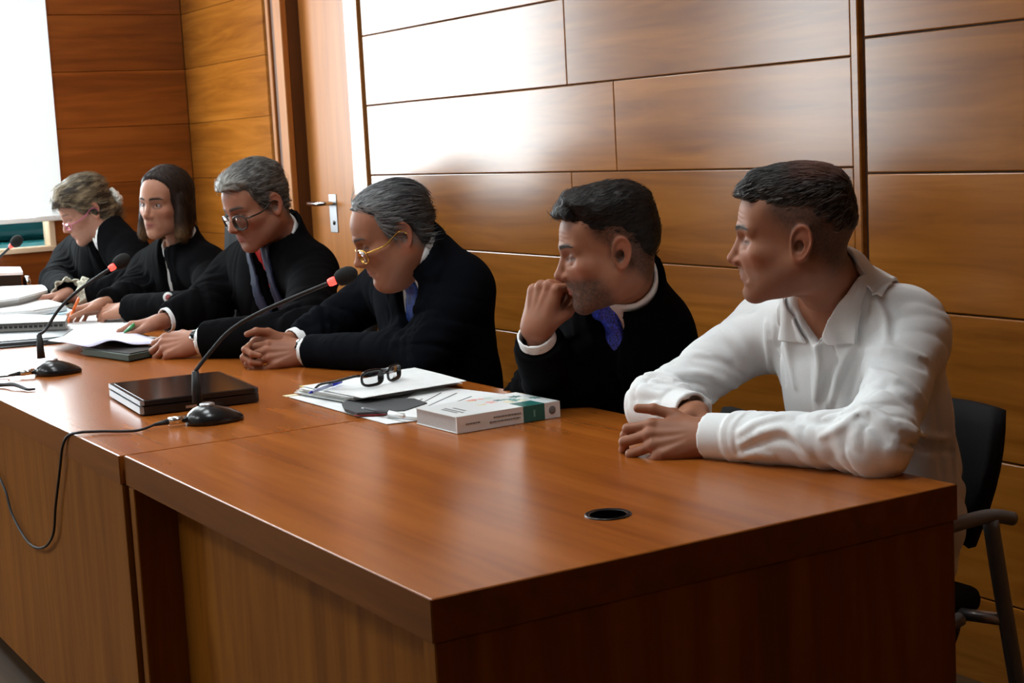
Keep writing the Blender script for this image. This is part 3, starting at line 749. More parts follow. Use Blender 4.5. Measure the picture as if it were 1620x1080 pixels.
# ---------------------------------------------------------------- clothing, cut from the same body
def bounds(B, pad=.26):
    pts = np.array([B[k] for k in ('N', 'shL', 'shR', 'elL', 'elR', 'wrL', 'wrR', 'pv', 'ch')])
    return pts.min(0)-pad, pts.max(0)+pad*.8
def neck_axis(S):
    B = S['B']; a = B['N']; b = S['HC']+S['HM']@(np.array((0, -.03, -.04))*S['hs']); return a, (b-a)/np.linalg.norm(b-a)
def folds_torso(q, amp, seed=0):
    k = np.stack([q[:, 0]*22+vnoise(q*9, seed)*1.2, q[:, 1]*12, q[:, 2]*5], 1)
    return ((1-np.abs(vnoise(k, seed+1)))**2*1.6-.6)*amp
def make_coat(S, name, mt, g=.020, sl=(.068, .056, .044), vee=(.060, .27), lapel=.006, cuff=.045, amp=.004, neck=.070, res=.0055, low=.30, sleeve_k=.05, vmin=0., facing_m=None, crise=0.):
    """jacket or gown: body and sleeves with an open front"""
    B = S['B']; M = B['M'].astype(F32); N = B['N'].astype(F32); na, nd = neck_axis(S)
    lo, hi = bounds(B)
    def f(p):
        d = torso(p, B, g); q = (p-N)@M
        d = d+folds_torso(q, amp*.5, 5)
        wv = vmin+(vee[0]-vmin)*np.clip(1+q[:, 2]/vee[1], 0, 1); ov = np.abs(q[:, 0])-wv
        fr = q[:, 1] > .0
        if lapel: d = d-lapel*sm(.062*np.clip(1+q[:, 2]/vee[1], 0, 1)+.004-ov, 0, .004)*fr*(q[:, 2] > -vee[1])
        if vee[0] > 0: d = smax(d, -np.maximum(ov, np.maximum(-q[:, 1]+.0, -(q[:, 2]+vee[1]*(1.0 if vmin == 0 else 1.6)))), .004)
        # neck hole
        r = p-na.astype(F32); t = r@nd.astype(F32); rad = np.sqrt(((r-t[:, None]*nd.astype(F32))**2).sum(1))
        col = np.maximum(np.abs(rad-neck-.006)-.0055, np.abs(t-.022-crise-(-q[:, 1])*.25)-.024)
        col = smax(col, -np.maximum(ov+.01, -q[:, 1]), .006)
        d = smax(d, -np.maximum(rad-neck, -t-.06), .006)
        if lapel: d = smin(d, col, .01)
        d = smin(d, arm_dist(p, B, sl, cuff), sleeve_k)
        d = d+arm_folds(p, B, amp, seed=S.get('seed', 1))
        # hem
        d = smax(d, -((p-B['pv'].astype(F32))@M[:, 2]+low*.4), .01)
        return d*F32(.85)
    v, fc = surf(f, lo, hi, res); o = mesh_obj(name, v, fc, mt); adopt(o, S['root'])
    if facing_m is not None:
        def f2(p):
            q = (p-N)@M; ov = np.abs(q[:, 0])-(vmin+(vee[0]-vmin)*np.clip(1+q[:, 2]/vee[1], 0, 1))
            d = torso(p, B, g)+folds_torso(q, amp*.5, 5)
            return np.maximum(np.maximum(np.abs(d-lapel-.008)-.004, np.maximum(np.abs(ov-.016)-.017, -q[:, 1])), np.maximum(-(q[:, 2]+.36), q[:, 2]-.05))*F32(.8)
        v, fc = surf(f2, B['N']-np.array((.24, .26, .4)), B['N']+np.array((.24, .24, .12)), res*.7); adopt(mesh_obj('satin_facing', v, fc, facing_m), S['root'])
    return o
def make_shirt(S, mt, tie=None, g=.006, collar=.004, vee=0., cuffs=True, res=.0045, neck=.060, colh=.040, rise=0.):
    """shirt front, collar and cuffs seen inside a jacket, with a tie"""
    B = S['B']; M = B['M'].astype(F32); N = B['N'].astype(F32); na, nd = neck_axis(S); lo, hi = bounds(B)
    def parts(p):
        q = (p-N)@M; r = p-na.astype(F32); t = r@nd.astype(F32); rad = np.sqrt(((r-t[:, None]*nd.astype(F32))**2).sum(1)); return q, t, rad
    def f(p):
        q, t, rad = parts(p)
        d = torso(p, B, g); d = smax(d, -np.maximum(rad-neck, -t-.05), .004)
        d = smax(d, -(q[:, 2]+.36), .004)
        fl = q[:, 1]*.28
        band = np.maximum(np.abs(rad-neck-.004-(.030-t)*.12)-collar, np.abs(t+fl-.030-rise)-colh*.5-rise*.5)
        gap = np.abs(q[:, 0])-(.004+np.clip(.045-t, 0, 1)*.35*0+np.clip(t+fl-.015, 0, 1)*.25)
        band = smax(band, -np.maximum(-gap*0+gap, -q[:, 1]), .003)
        d = smin(d, band, .004)
        return d*F32(.85)
    c = B['N']
    v, fc = surf(f, c-np.array((.24, .26, .40)), c+np.array((.24, .24, .14)), res); adopt(mesh_obj('shirt', v, fc, mt), S['root'])
    if tie is not None:
        def ft(p):
            q, t, rad = parts(p); w = .016+.085*np.clip(-q[:, 2]-.02, 0, .4)*.8
            d = np.maximum(torso(p, B, g+.007), -torso(p, B, g-.004)); d = smax(d, np.abs(q[:, 0])-w, .004)
            d = smax(d, np.maximum(q[:, 2]+.005, -(q[:, 2]+S.get('tie_len', .34))), .004); d = np.maximum(d, -q[:, 1])
            k0 = S.get('knot')
            if k0 is None:
                fr = M[:, 1]-nd.astype(F32)*float(M[:, 1]@nd.astype(F32)); fr /= np.linalg.norm(fr)
                k0 = (na.astype(F32)+fr*(neck+.010)-M[:, 2]*.0)
            k = (p-k0)@M
            kn = np.maximum(np.abs(k[:, 0])-(.017+.35*np.clip(k[:, 2], -.02, .02)), np.maximum(np.abs(k[:, 2])-.021, np.abs(k[:, 1])-.013))-.003
            d = smin(d, smin(kn, cap(p, k0-M[:, 2]*.015, N+M[:, 1]*.0+(k0-N)@M[:, 1]*M[:, 1]-M[:, 2]*.06, .012, .016), .01), .008)
            return d*F32(.85)
        v, fc = surf(ft, c-np.array((.24, .28, .40)), c+np.array((.24, .24, .12)), res*.8); adopt(mesh_obj('tie', v, fc, tie), S['root'])
    if cuffs:
        for s in 'LR':
            if S['hand'+s].get('hide'): continue
            e, w = B['el'+s], B['wr'+s]; ax = nrm(w-e)
            def fcuff(p):
                r = p-w.astype(F32); t = r@ax; rad = np.sqrt(((r-t[:, None]*ax)**2).sum(1)); return np.maximum(np.abs(rad-.037)-.0025, np.abs(t+.032)-.026)
            v, fc = surf(fcuff, w-.08, w+.08, .0035); adopt(mesh_obj('shirt_cuff', v, fc, mt), S['root'])
def make_legs(S, mt, shoe):
    B = S['B']; f2 = np.array(S.get('leg_dir', S['face_dir']), float); f2[2] = 0; f2 /= np.linalg.norm(f2); sd = np.array((-f2[1], f2[0], 0))
    pv = B['pv']; hips = [pv+sd*s*.09+np.array((0, 0, -.03)) for s in (-1, 1)]
    kn = [np.array((h[0], h[1], .50))+f2*.40+sd*s*.05 for h, s in zip(hips, (-1, 1))]
    an = [np.array((k[0], k[1], .10))-f2*.06 for k in kn]
    def f(p):
        d = ell((p-pv)@B['M'].astype(F32), (0, 0, -.02), (.185, .15, .12))
        for h, k, a in zip(hips, kn, an):
            c = smin(cap(p, h, k, .088, .066), cap(p, k, a, .064, .050), .03); d = smin(d, c, .05)
        d = d+folds_torso((p-pv).astype(F32), .004, 8)
        return np.maximum(d, (p-pv)@B['M'][:, 2].astype(F32)-.12)
    P = np.array(hips+kn+an); v, fc = surf(f, P.min(0)-.22, P.max(0)+.22, .012); adopt(mesh_obj('trousers', v, fc, mt), S['root'])
    for a in an:
        def fs(p): 
            d = smin(cap(p, a+np.array((0, 0, -.03)), a-f2*.02+np.array((0, 0, -.055)), .042, .036), cap(p, a+np.array((0, 0, -.06)), a+f2*.17+np.array((0, 0, -.068)), .042, .034), .03)
            return np.maximum(d, .010-p[:, 2])
        v, fc = surf(fs, a-.26, a+.26, .008); adopt(mesh_obj('shoe', v, fc, shoe), S['root'])
# ================================================================ people
def facing(turn, px):
    """plan direction seen from the camera at column px: 0 is a left profile, >0 turns towards the camera (radians)"""
    d = _ray(px, 400); b = -np.array((d[0], d[1], 0.)); b /= np.linalg.norm(b)
    a = np.array((b[1], -b[0], 0.))                      # to the left of the picture
    return a*math.cos(turn)+b*math.sin(turn)
def plan(left, cam, up, px=800):
    d = _ray(px, 400); b = -np.array((d[0], d[1], 0.)); b /= np.linalg.norm(b); a = np.array((b[1], -b[0], 0.))
    return tuple(a*left+b*cam+np.array((0, 0, up)))
M_WSHIRT = vary(mat('white_cotton', (.87, .895, .90), .75), 500, .03, 2)
M_SUITN = vary(mat('navy_black_suit_cloth', (.0045, .0052, .0075), .98, spec=.03), 700, .3, 2, bump=.1)
M_GOWN = vary(mat('black_gown_cloth', (.0042, .0042, .0048), .98, spec=.03), 700, .3, 2, bump=.1)
M_TROUS = mat('dark_trousers', (.015, .015, .018), .85); M_SHOE = mat('black_leather', (.012, .011, .011), .35)
# ---- white-shirted man at the near end
P6 = dict(label='person in a white open-collared shirt, forearms on the desk, facing left', face_dir=(-.08, -1, 0), seed=3, res=.0024,
    J=dict(N=aty(1322, 470, 1.06), ch=aty(1372, 640, 1.13), wa=aty(1405, 800, 1.17), pv=aty(1368, 950, 1.17),
           shL=aty(1442, 530, 1.13), shR=aty(1213, 520, 1.10), elL=atz(1392, 700, .77), elR=atz(1040, 640, .77), wrL=atz(1118, 690, .755), wrR=atz(1098, 655, .77), w=1.0),
    head=dict(at=aty(1258, 380, .95), scale=.965, pose=(facing(-.04, 1258), .02, 0.0), skin=(.34, .142, .078), beard=.35, beard_col=(.16, .10, .075), width=.98, eye_open=.40, face_len=.93, nose=.9, wrinkle=1., 
        crop=[(.06, .06), (.045, .03), (.02, .012), (.012, -.02), (-.0, -.02), (-.035, -.045), (-.06, -.075), (-.13, -.06), (-.13, .15), (.06, .15)], crop_col=(.055, .045, .042), crop_amt=.9, crop_soft=.035, brow_col=(.05, .035, .025),
        hair=dict(thick=lambda q: .004+.012*sm(q[:, 2], .05, .11)+.007*sm(q[:, 1], .03, .09), fade=.045, poly=[(.115, .082), (.090, .084), (.066, .074), (.030, .062), (-.03, .048), (-.07, .015), (-.13, .005), (-.13, .17), (.115, .17)], strand=(170, 45, 170), amp=.0022, edge=.012, length=.026, mess=.15, strands=4200, t0=-.6, flow=lambda q: np.stack([q[:, 0]*2+.2, 1+0*q[:, 1], -.45+q[:, 2]*2], 1),
            color=lambda q, k: lerp3((.018, .015, .014), (.30, .29, .28), (k*.5+.12)*(1.1-.7*sm(q[:, 2], .09, .12)))+lerp3((0, 0, 0), (.10, .035, .02), sm(q[:, 2], .095, .125)*sm(-q[:, 1], -.03, .03)))),
    handL=dict(y=(-.62, -.78, -.05), z=(.55, -.62, .62), curl=[(.35, .95, .5), (.45, 1.0, .5), (.55, 1.0, .5), (.65, 1.0, .5)], spread=(.10, .03, -.04, -.12), thumb=((.58, .74, .02), (.30, .92, .12), (.12, .98, .05)), scale=1.04),
    handR=dict(y=(.35, -.9, -.10), z=(-.55, .2, .8), curl=[(.5, .8, .5)]*4, scale=1.0))
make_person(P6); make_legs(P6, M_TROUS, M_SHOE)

SHIRT_CREASES = [(1, .006, ((1372, 552), (1415, 553), (1463, 566))), (-1, .004, ((1375, 566), (1420, 570), (1462, 584))), 
    (1, .006, ((1376, 585), (1420, 600), (1455, 622))), (-1, .004, ((1378, 602), (1412, 618), (1440, 640))), (1, .005, ((1352, 640), (1390, 655), (1420, 680))), (-1, .004, ((1350, 655), (1380, 672), (1402, 700))),
    (1, .006, ((1172, 702), (1205, 684), (1240, 677), (1262, 690), (1282, 718))), (-1, .004, ((1178, 712), (1212, 697), (1244, 694), (1264, 712))), (1, .005, ((1170, 685), (1200, 668), (1232, 660))), (1, .004, ((1172, 722), (1200, 716), (1222, 722))), (-1, .004, ((1255, 660), (1290, 668), (1330, 665))), (1, .005, ((1300, 690), (1335, 672), (1352, 655))),
    (1, .006, ((1068, 590), (1120, 594), (1180, 620))), (-1, .004, ((1072, 602), (1122, 608), (1172, 632))), (1, .006, ((1140, 520), (1165, 540), (1180, 566))), (-1, .004, ((1130, 532), (1152, 552), (1168, 580))), (1, .005, ((1085, 628), (1110, 640), (1130, 634))), (-1, .004, ((1100, 565), (1140, 572), (1176, 594))),
    (1, .006, ((1212, 512), (1216, 550), (1222, 600))), (-1, .004, ((1226, 505), (1232, 548), (1240, 606))), (1, .005, ((1246, 525), (1248, 560), (1258, 610))), (-1, .004, ((1330, 570), (1310, 600), (1300, 640))), (1, .006, ((1350, 545), (1330, 585), (1318, 632))), (-1, .004, ((1365, 560), (1352, 596), (1345, 625))), (1, .005, ((1290, 540), (1296, 580), (1290, 630))),
    (1, .005, ((1380, 470), (1400, 500), (1402, 545))), (-1, .004, ((1395, 470), (1412, 498), (1414, 535))), (1, .006, ((1500, 620), (1505, 680), (1512, 760))), (-1, .004, ((1480, 640), (1486, 690), (1492, 750))), (1, .005, ((1420, 670), (1460, 690), (1500, 692))), (-1, .004, ((1430, 700), (1465, 712), (1505, 715)))]
def open_shirt(S, mt, res=.0042):
    B = S['B']; M = B['M'].astype(F32); N = B['N'].astype(F32); na, nd = neck_axis(S); lo, hi = bounds(B, .22); nd = nd.astype(F32); na = na.astype(F32)
    def base(p):
        q = (p-N)@M
        d = torso(p, B, .014)+folds_torso(q, .006, 15)
        d = smin(d, arm_dist(p, B, (.064, .054, .042), .055), .045)
        return d, q
    def f(p):
        d, q = base(p)
        d = d+arm_folds(p, B, .0060, 24, 7, seed=31)
        r = p-na; t = r@nd; rad = np.sqrt(((r-t[:, None]*nd)**2).sum(1))
        # buttoned placket down the front
        d = d-.003*sm(.017-np.abs(q[:, 0]), 0, .003)*(q[:, 1] > 0)
        # open throat
        ov = np.abs(q[:, 0])-.046*np.clip(1+q[:, 2]/.07, 0, 1.6)
        d = smax(d, -np.maximum(ov, np.maximum(-q[:, 1]+.02, -(q[:, 2]+.07))), .004)
        d = smax(d, -np.maximum(rad-.064, -t-.05), .006)
        for s in 'LR':                                    # cuffs: a plain stiff band
            e, w = B['el'+s], B['wr'+s]; ax = nrm(w-e); rr = p-w.astype(F32); tt = rr@ax; ra = np.sqrt(((rr-tt[:, None]*ax)**2).sum(1))
            cf = np.maximum(np.abs(ra-.038)-.0035, np.abs(tt+.036)-.033)
            d = smin(d, cf, .006)
        d = smax(d, -((p-B['pv'].astype(F32))@M[:, 2]-.06+.02*np.sin(q[:, 0]*25)), .01)
        return d*F32(.8)
    # pressed-in creases, traced along the cloth
    trace = [(i, px, py) for i, (sg, r, pts) in enumerate(SHIRT_CREASES) for px, py, _z in spline([(x, y, 0.) for x, y in pts], 3)]
    dr = np.array([nrm(_ray(px, py)) for i, px, py in trace], float); tt = np.full(len(trace), 1.9)
    for _ in range(70):
        dd = f((CAM+dr*tt[:, None]).astype(F32)); tt = np.where(dd > .0008, np.minimum(tt+np.maximum(dd, .0008), 4.3), tt)
    strokes = []
    for i, (sg, r, pts) in enumerate(SHIRT_CREASES):
        W = [(CAM+dr[k]*tt[k]).astype(F32) for k in range(len(trace)) if trace[k][0] == i and tt[k] < 4.2]
        if len(W) > 1: strokes.append((sg, r, np.array(W)))
    def creased(p, d):
        d = d.copy(); near = np.abs(d) < .03
        for sg, r, W in strokes:
            sel = np.where(near & (p > W.min(0)-.025).all(1) & (p < W.max(0)+.025).all(1))[0]
            if len(sel) == 0: continue
            m = None; n = len(W)-1; ps = p[sel]
            for i in range(n):
                ra = r*(.35+.65*math.sin(math.pi*i/n)); rb = r*(.35+.65*math.sin(math.pi*(i+1)/n))
                c = cap(ps, W[i], W[i+1], ra, rb); m = c if m is None else np.minimum(m, c)
            d[sel] = smin(d[sel], m, .012) if sg > 0 else smax(d[sel], -m, .010)
        return d
    v, fc = surf(lambda p: creased(p, f(p)), lo, hi, res); adopt(mesh_obj('shirt', v, fc, mt), S['root'])
    def fcol(p):                                          # turned-down collar, open at the throat
        q = (p-N)@M; r = p-na; t = r@nd; rad = np.sqrt(((r-t[:, None]*nd)**2).sum(1)); fl = q[:, 1]
        d, _q = base(p); top = .078-fl*.50
        band = np.maximum(np.abs(rad-.0630)-.0020, np.maximum(t-top, -t-.03))
        flare = .064+np.clip(top-t, 0, .2)*.30
        over = np.maximum(np.abs(rad-flare)-.0022, np.maximum(t-top, top-t-.058))
        lim = np.where(fl > .012, np.maximum(np.abs(q[:, 0])-.092, -(q[:, 2]+.058)), rad-.110)
        lie = np.maximum(np.abs(d-.0075)-.0026, np.maximum(lim, .058-rad))
        op = np.abs(q[:, 0])-(.006+np.clip(.075+q[:, 2], 0, .2)*.62)
        leaf = smin(smin(band, over, .006), lie, .010)
        leaf = smax(leaf, -np.maximum(op, -fl), .004)
        return leaf*F32(.7)
    v, fc = surf(fcol, N-.14, N+.15, .0024); adopt(mesh_obj('collar', v, fc, mt), S['root'])
    for zz in (-.11, -.19, -.27):                         # buttons
        o = N+M[:, 1]*.3+M[:, 2]*zz; p = np.array(o, F32)
        for _ in range(60):
            dd = float(f(p[None])[0]); p = p-M[:, 1]*max(dd, .0004)
            if dd < .0006: break
        Mx = Matrix(((M[0, 0], M[0, 2], M[0, 1]), (M[1, 0], M[1, 2], M[1, 1]), (M[2, 0], M[2, 2], M[2, 1])))
        adopt(lathe('button', [(.0055, -.001), (.0055, .0018), (.0045, .0024), (.0, .0016)], M_BUTTON, None, 16, p, Mx), S['root'])
M_BUTTON = mat('shirt_button', (.62, .60, .55), .3)
open_shirt(P6, M_WSHIRT)
M_TIEB = vary(mat('blue_silk_tie', (.012, .04, .20), .45), 160, .6, 2); M_TIEBR = vary(mat('bright_blue_dotted_tie', (.03, .06, .55), .4), 260, .8, 1)
M_TIER = mat('red_silk_tie', (.42, .015, .012), .5, spec=.2); M_NAVY = mat('navy_facing_cloth', (.012, .022, .060), .6)
def noise_hair(dark, light, bias=.0, gain=.6): return lambda q, k: lerp3(dark, light, k*gain+bias)
SKIN = (.38, .185, .115)
# ---- bearded man with a fist at his mouth
P5 = dict(label='bearded person in a black gown and blue tie, chin resting on a raised fist', face_dir=(-.45, -.9, 0), seed=5, res=.0028,
    J=dict(N=aty(988, 452, 1.00), ch=aty(990, 590, 1.06), wa=aty(1000, 710, 1.10), pv=aty(1000, 800, 1.10),
           shL=aty(1030, 530, 1.06), shR=aty(905, 530, 1.02), elL=aty(880, 625, .90), elR=aty(840, 640, .98), wrL=aty(846, 524, .80), wrR=aty(800, 690, .90), w=1.03),
    head=dict(at=aty(966, 398, .92), scale=.97, pose=(facing(.12, 966), .14, .02), skin=(.33, .140, .080), beard=.95, beard_col=(.055, .044, .038), beard_line=1, eye_open=.5, wrinkle=1., brow_col=(.03, .022, .018),
        crop=[(.055, .06), (.042, .03), (.018, .01), (.014, -.035), (.0, -.035), (-.03, -.05), (-.055, -.085), (-.13, -.08), (-.13, .15), (.055, .15)], crop_col=(.02, .016, .014), crop_amt=.88, crop_soft=.022,
        hair=dict(thick=lambda q: .004+.016*sm(q[:, 2], .05, .115)+.012*sm(q[:, 1], .02, .09)*sm(q[:, 2], .06, .10), fade=.04, poly=[(.115, .088), (.088, .087), (.070, .078), (.045, .056), (.0, .040), (-.04, .015), (-.07, -.03), (-.13, -.03), (-.13, .18), (.115, .18)], strand=(130, 60, 130), amp=.0025, edge=.012, length=.018, mess=.22, lift=.0016, flow=lambda q: np.stack([q[:, 0]*3, -.9+q[:, 1]*6, .3-0*q[:, 2]], 1),
            color=noise_hair((.006, .005, .005), (.035, .028, .024), .35, .5))),
    handL=dict(y=plan(-.30, -.1, 1, 850), z=plan(.62, .78, .1, 850), curl=[(1.35, 1.5, .9), (1.4, 1.5, .9), (1.45, 1.5, .9), (1.5, 1.5, .9)], spread=(.05, .0, -.03, -.06), thumb=((.5, .75, -.5), (.15, .85, -.5), (-.35, .7, -.5)), scale=1.03),
    handR=dict(y=(-.2, -.9, 0), z=(0, 0, 1), curl=[(.4, .6, .4)]*4, hide=True))
# ---- older man in a navy suit, hands clasped, head bowed over the microphone
P4 = dict(label='older person with slicked-back grey hair, gold-rimmed glasses and dark suit, hands clasped', face_dir=(-.55, -.85, 0), seed=7, res=.0032,
    J=dict(N=aty(672, 405, .98), ch=aty(690, 520, 1.04), wa=aty(705, 620, 1.08), pv=aty(705, 710, 1.08),
           shL=aty(735, 460, 1.05), shR=aty(600, 462, 1.03), elL=atz(672, 556, .775), elR=atz(500, 528, .79), wrL=atz(482, 556, .757), wrR=atz(452, 535, .780), w=1.05, belly=1.12),
    head=dict(at=aty(624, 372, .90), scale=.97, pose=(facing(.16, 624), .36, .0), skin=(.31, .125, .070), beard=.12, fat=.012, jaw=1.06, nose=1.12, eye_open=.25, wrinkle=.8, brow_col=(.09, .08, .075), brow=.6,
        crop=[(.035, .05), (.022, .0), (.016, -.03), (.0, -.03), (-.03, -.045), (-.055, -.085), (-.13, -.08), (-.13, .15), (.035, .15)], crop_col=(.12, .115, .11), crop_amt=.8,
        hair=dict(thick=lambda q: .005+.008*sm(q[:, 2], .04, .11)+.004*sm(-q[:, 1], .0, .08), poly=[(.094, .106), (.074, .103), (.046, .078), (.034, .030), (.028, -.005), (.012, -.005), (-.01, .038), (-.035, .01), (-.05, -.055), (-.075, -.075), (-.13, -.075), (-.13, .18), (.098, .18)], strand=(140, 16, 130), amp=.0022, edge=.010, length=.05, mess=.06, lift=.0012, strands=4200,
            color=lambda q, k: lerp3((.016, .016, .017), (.36, .365, .37), (k*.55+.34)*(.45+.8*sm(q[:, 1], -.03, .05)))) ),
    handL=dict(y=plan(.95, .10, .0, 450), z=plan(.10, .85, .50, 450), curl=[(.35, .75, .4), (.45, .8, .4), (.55, .85, .4), (.65, .85, .4)], spread=(.08, .02, -.04, -.10), thumb=((.62, .72, -.05), (.30, .92, .0), (.1, .98, -.1)), scale=1.04),
    handR=dict(y=plan(.93, .15, -.10, 450), z=plan(.15, -.85, .45, 450), curl=[(.80, 1.25, .55), (.85, 1.25, .55), (.90, 1.25, .55), (.95, 1.25, .55)], spread=(.10, .03, -.04, -.12), thumb=((.55, .75, .25), (.35, .9, -.1), (.1, .9, -.35)), scale=1.04))
P4['J']['wrR'] = P4['J']['wrL']+np.array(plan(.035, -.058, .016, 450))
# ---- man in a gown with glasses and red tie, reading
P3 = dict(tie_len=.13, label='person with grey hair, dark glasses, black gown and red tie, reading papers', face_dir=(-.35, -.92, 0), seed=9, res=.0036,
    J=dict(N=aty(445, 380, 1.0), ch=aty(450, 480, 1.06), wa=aty(460, 570, 1.1), pv=aty(460, 640, 1.1),
           shL=aty(497, 436, 1.04), shR=aty(372, 430, 1.02), elL=atz(482, 528, .78), elR=atz(318, 490, .80), wrL=atz(313, 540, .765), wrR=atz(258, 508, .78), w=1.02),
    head=dict(at=aty(408, 326, .91), scale=.99, pose=(facing(.58, 408), .34, .03), skin=(.36, .155, .095), beard=.2, eye_open=.35, wrinkle=.8, brow_col=(.10, .09, .08), jaw=.96,
        crop=[(.045, .055), (.03, .0), (.016, -.03), (.0, -.03), (-.03, -.045), (-.055, -.085), (-.13, -.08), (-.13, .15), (.045, .15)], crop_col=(.13, .125, .12), crop_amt=.75,
        hair=dict(thick=lambda q: .006+.012*sm(q[:, 2], .04, .11)+.006*sm(q[:, 1], .03, .09), poly=[(.112, .086), (.086, .088), (.060, .070), (.040, .025), (.026, -.01), (.010, -.008), (-.008, .035), (-.035, .01), (-.055, -.05), (-.13, -.05), (-.13, .18), (.118, .18)], strand=(120, 30, 110), amp=.003,
            color=lambda q, k: lerp3((.045, .042, .040), (.36, .35, .32), k*.5+.10+.55*sm(q[:, 1], .03, .09)))),
    handL=dict(y=(-.60, -.80, -.10), z=(.60, -.40, .65), curl=[(.55, .9, .5), (.65, .95, .5), (.75, .95, .5), (.85, .95, .5)], spread=(.06, .0, -.04, -.1), thumb=((.6, .75, -.3), (.3, .9, -.4), (.0, .9, -.5)), scale=1.08),
    handR=dict(y=(-.75, -.60, -.12), z=(.0, .2, .95), curl=[(.35, .5, .3), (.45, .6, .4), (.6, .8, .5), (.7, .9, .5)], scale=1.05))
# ---- woman with shoulder-length brown hair looking up
def long_hair(q, d):
    x = np.abs(q[:, 0])
    c = ell(q, (0, -.030, -.035), (.092, .075, .115)); c = smax(c, -ell(q, (0, .045, -.05), (.066, .085, .14)), .012)
    c = smin(c, cap(np.stack([x, q[:, 1], q[:, 2]], 1), (.078, .015, .02), (.086, .028, -.105), .020, .024), .02)
    c = smax(c, -(q[:, 2]+.135), .015)
    return smin(d, c, .02)
P2 = dict(label='person with straight brown shoulder-length hair and black gown, looking towards the camera', face_dir=(-.30, -.95, 0), seed=11, res=.0040,
    J=dict(N=aty(288, 392, 1.0), ch=aty(300, 470, 1.05), wa=aty(305, 550, 1.08), pv=aty(305, 610, 1.08),
           shL=aty(333, 430, 1.04), shR=aty(236, 428, 1.0), elL=atz(338, 486, .79), elR=atz(205, 468, .80), wrL=atz(200, 488, .775), wrR=atz(166, 480, .79), w=.90),
    head=dict(at=aty(262, 323, .93), scale=.95, pose=(facing(.88, 262), .06, -.05), gaze=(.25, 1, .05), eye_open=1.35, lips=(.40, .10, .09), skin=(.40, .185, .115), width=.96, jaw=.86, nose=.95, brow_col=(.035, .022, .015), adam=0, neck=.048,
        hair=dict(thick=lambda q: .008+.009*sm(-q[:, 1], -.06, .03), poly=[(.088, .112), (.078, .098), (.060, .072), (.046, .03), (.03, -.03), (.02, -.10), (-.13, -.10), (-.13, .18), (.088, .18)], strand=(120, 120, 14), amp=.0022, mess=.07, extra=long_hair, ext=.20, quiff=0, flow=lambda q: np.stack([q[:, 0]*4, -q[:, 1]*2-.2, np.full(len(q), -1.2)], 1), length=.045, t0=-.4,
            color=lambda q, k: lerp3((.010, .006, .005), (.050, .026, .016), k*.5+.30)+lerp3((0, 0, 0), (.17, .090, .032), sm(-q[:, 2], .045, .125)*(k*.5+.6)))),
    handL=dict(y=(-.75, -.62, -.10), z=(.35, -.35, .85), curl=[(.5, .8, .4), (.6, .9, .5), (.75, .95, .5), (.9, 1., .5)], scale=.95),
    handR=dict(y=(-.55, -.80, -.25), z=(-.3, .2, .9), curl=[(.35, .7, .4), (.6, .9, .5), (.75, .95, .5), (.9, 1., .5)], scale=.95))
# ---- woman with fair hair tied back, bowed over papers
def tied_hair(q, d):
    c = ell(q, (0, -.088, -.035), (.050, .038, .062)); c = smin(c, cap(q, (.062, -.012, .0), (.052, -.055, -.095), .018, .016), .02)
    return smin(d, smin(c, cap(q, (-.062, -.012, .0), (-.052, -.055, -.095), .018, .016), .02), .03)
P1 = dict(label='person with fair streaked hair tied back and pink glasses, bowed over papers by the window', face_dir=(-.35, -.93, 0), seed=13, res=.0045,
    J=dict(N=aty(176, 375, .99), ch=aty(180, 450, 1.04), wa=aty(185, 520, 1.08), pv=aty(185, 580, 1.08),
           shL=aty(210, 405, 1.03), shR=aty(112, 405, 1.0), elL=atz(205, 456, .80), elR=atz(88, 448, .80), wrL=atz(136, 464, .785), wrR=atz(108, 464, .79), w=.92),
    head=dict(at=aty(138, 334, .92), scale=.98, pose=(facing(.22, 138), .42, .0), skin=(.42, .205, .14), width=.97, jaw=.88, nose=.95, adam=0, neck=.048, eye_open=.25, brow=.5, brow_col=(.15, .10, .07),
        hair=dict(thick=lambda q: .012+.014*sm(q[:, 2], .04, .11)+.008*sm(q[:, 1], .03, .09), poly=[(.125, .068), (.088, .066), (.062, .045), (.040, .01), (.020, .0), (.0, .02), (-.02, .02), (-.04, -.09), (-.13, -.09), (-.13, .18), (.125, .18)], strand=(80, 22, 80), amp=.004, mess=.12, extra=tied_hair,
            length=.05, flow=lambda q: np.stack([q[:, 0]*1, -np.ones(len(q)), -.3-q[:, 1]*3], 1), color=lambda q, k: lerp3((.030, .021, .015), (.40, .31, .19), k*.6+.20+.55*vnoise(q*V3(45, 10, 45), 33)))),
    handL=dict(y=(-.8, -.55, -.15), z=(.2, -.1, .95), curl=[(.4, .6, .4)]*4, scale=.95),
    handR=dict(y=(-.3, -.9, -.15), z=(-.2, .1, .95), curl=[(.4, .6, .4)]*4, scale=.95))
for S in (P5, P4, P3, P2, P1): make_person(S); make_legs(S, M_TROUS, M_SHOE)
make_coat(P5, 'gown', M_GOWN, .024, (.074, .064, .052), (.050, .24), .005, .03, .006, .072, .006, crise=-.010)
make_shirt(P5, M_WSHIRT, M_TIEBR, rise=.014)
make_coat(P4, 'suit_jacket', M_SUITN, .022, (.070, .058, .045), (.050, .26), .005, .020, .006, .072, .006)
make_shirt(P4, M_WSHIRT, M_TIEB, rise=.008)
make_coat(P3, 'gown', M_GOWN, .026, (.076, .070, .058), (.040, .32), .005, .020, .006, .072, .007, facing_m=M_NAVY)
make_shirt(P3, M_WSHIRT, M_TIER, res=.005)
make_coat(P2, 'gown', M_GOWN, .024, (.068, .062, .050), (.022, .34), .004, .015, .006, .064, .008, vmin=.012)
make_shirt(P2, M_WSHIRT, None, cuffs=False, res=.006)
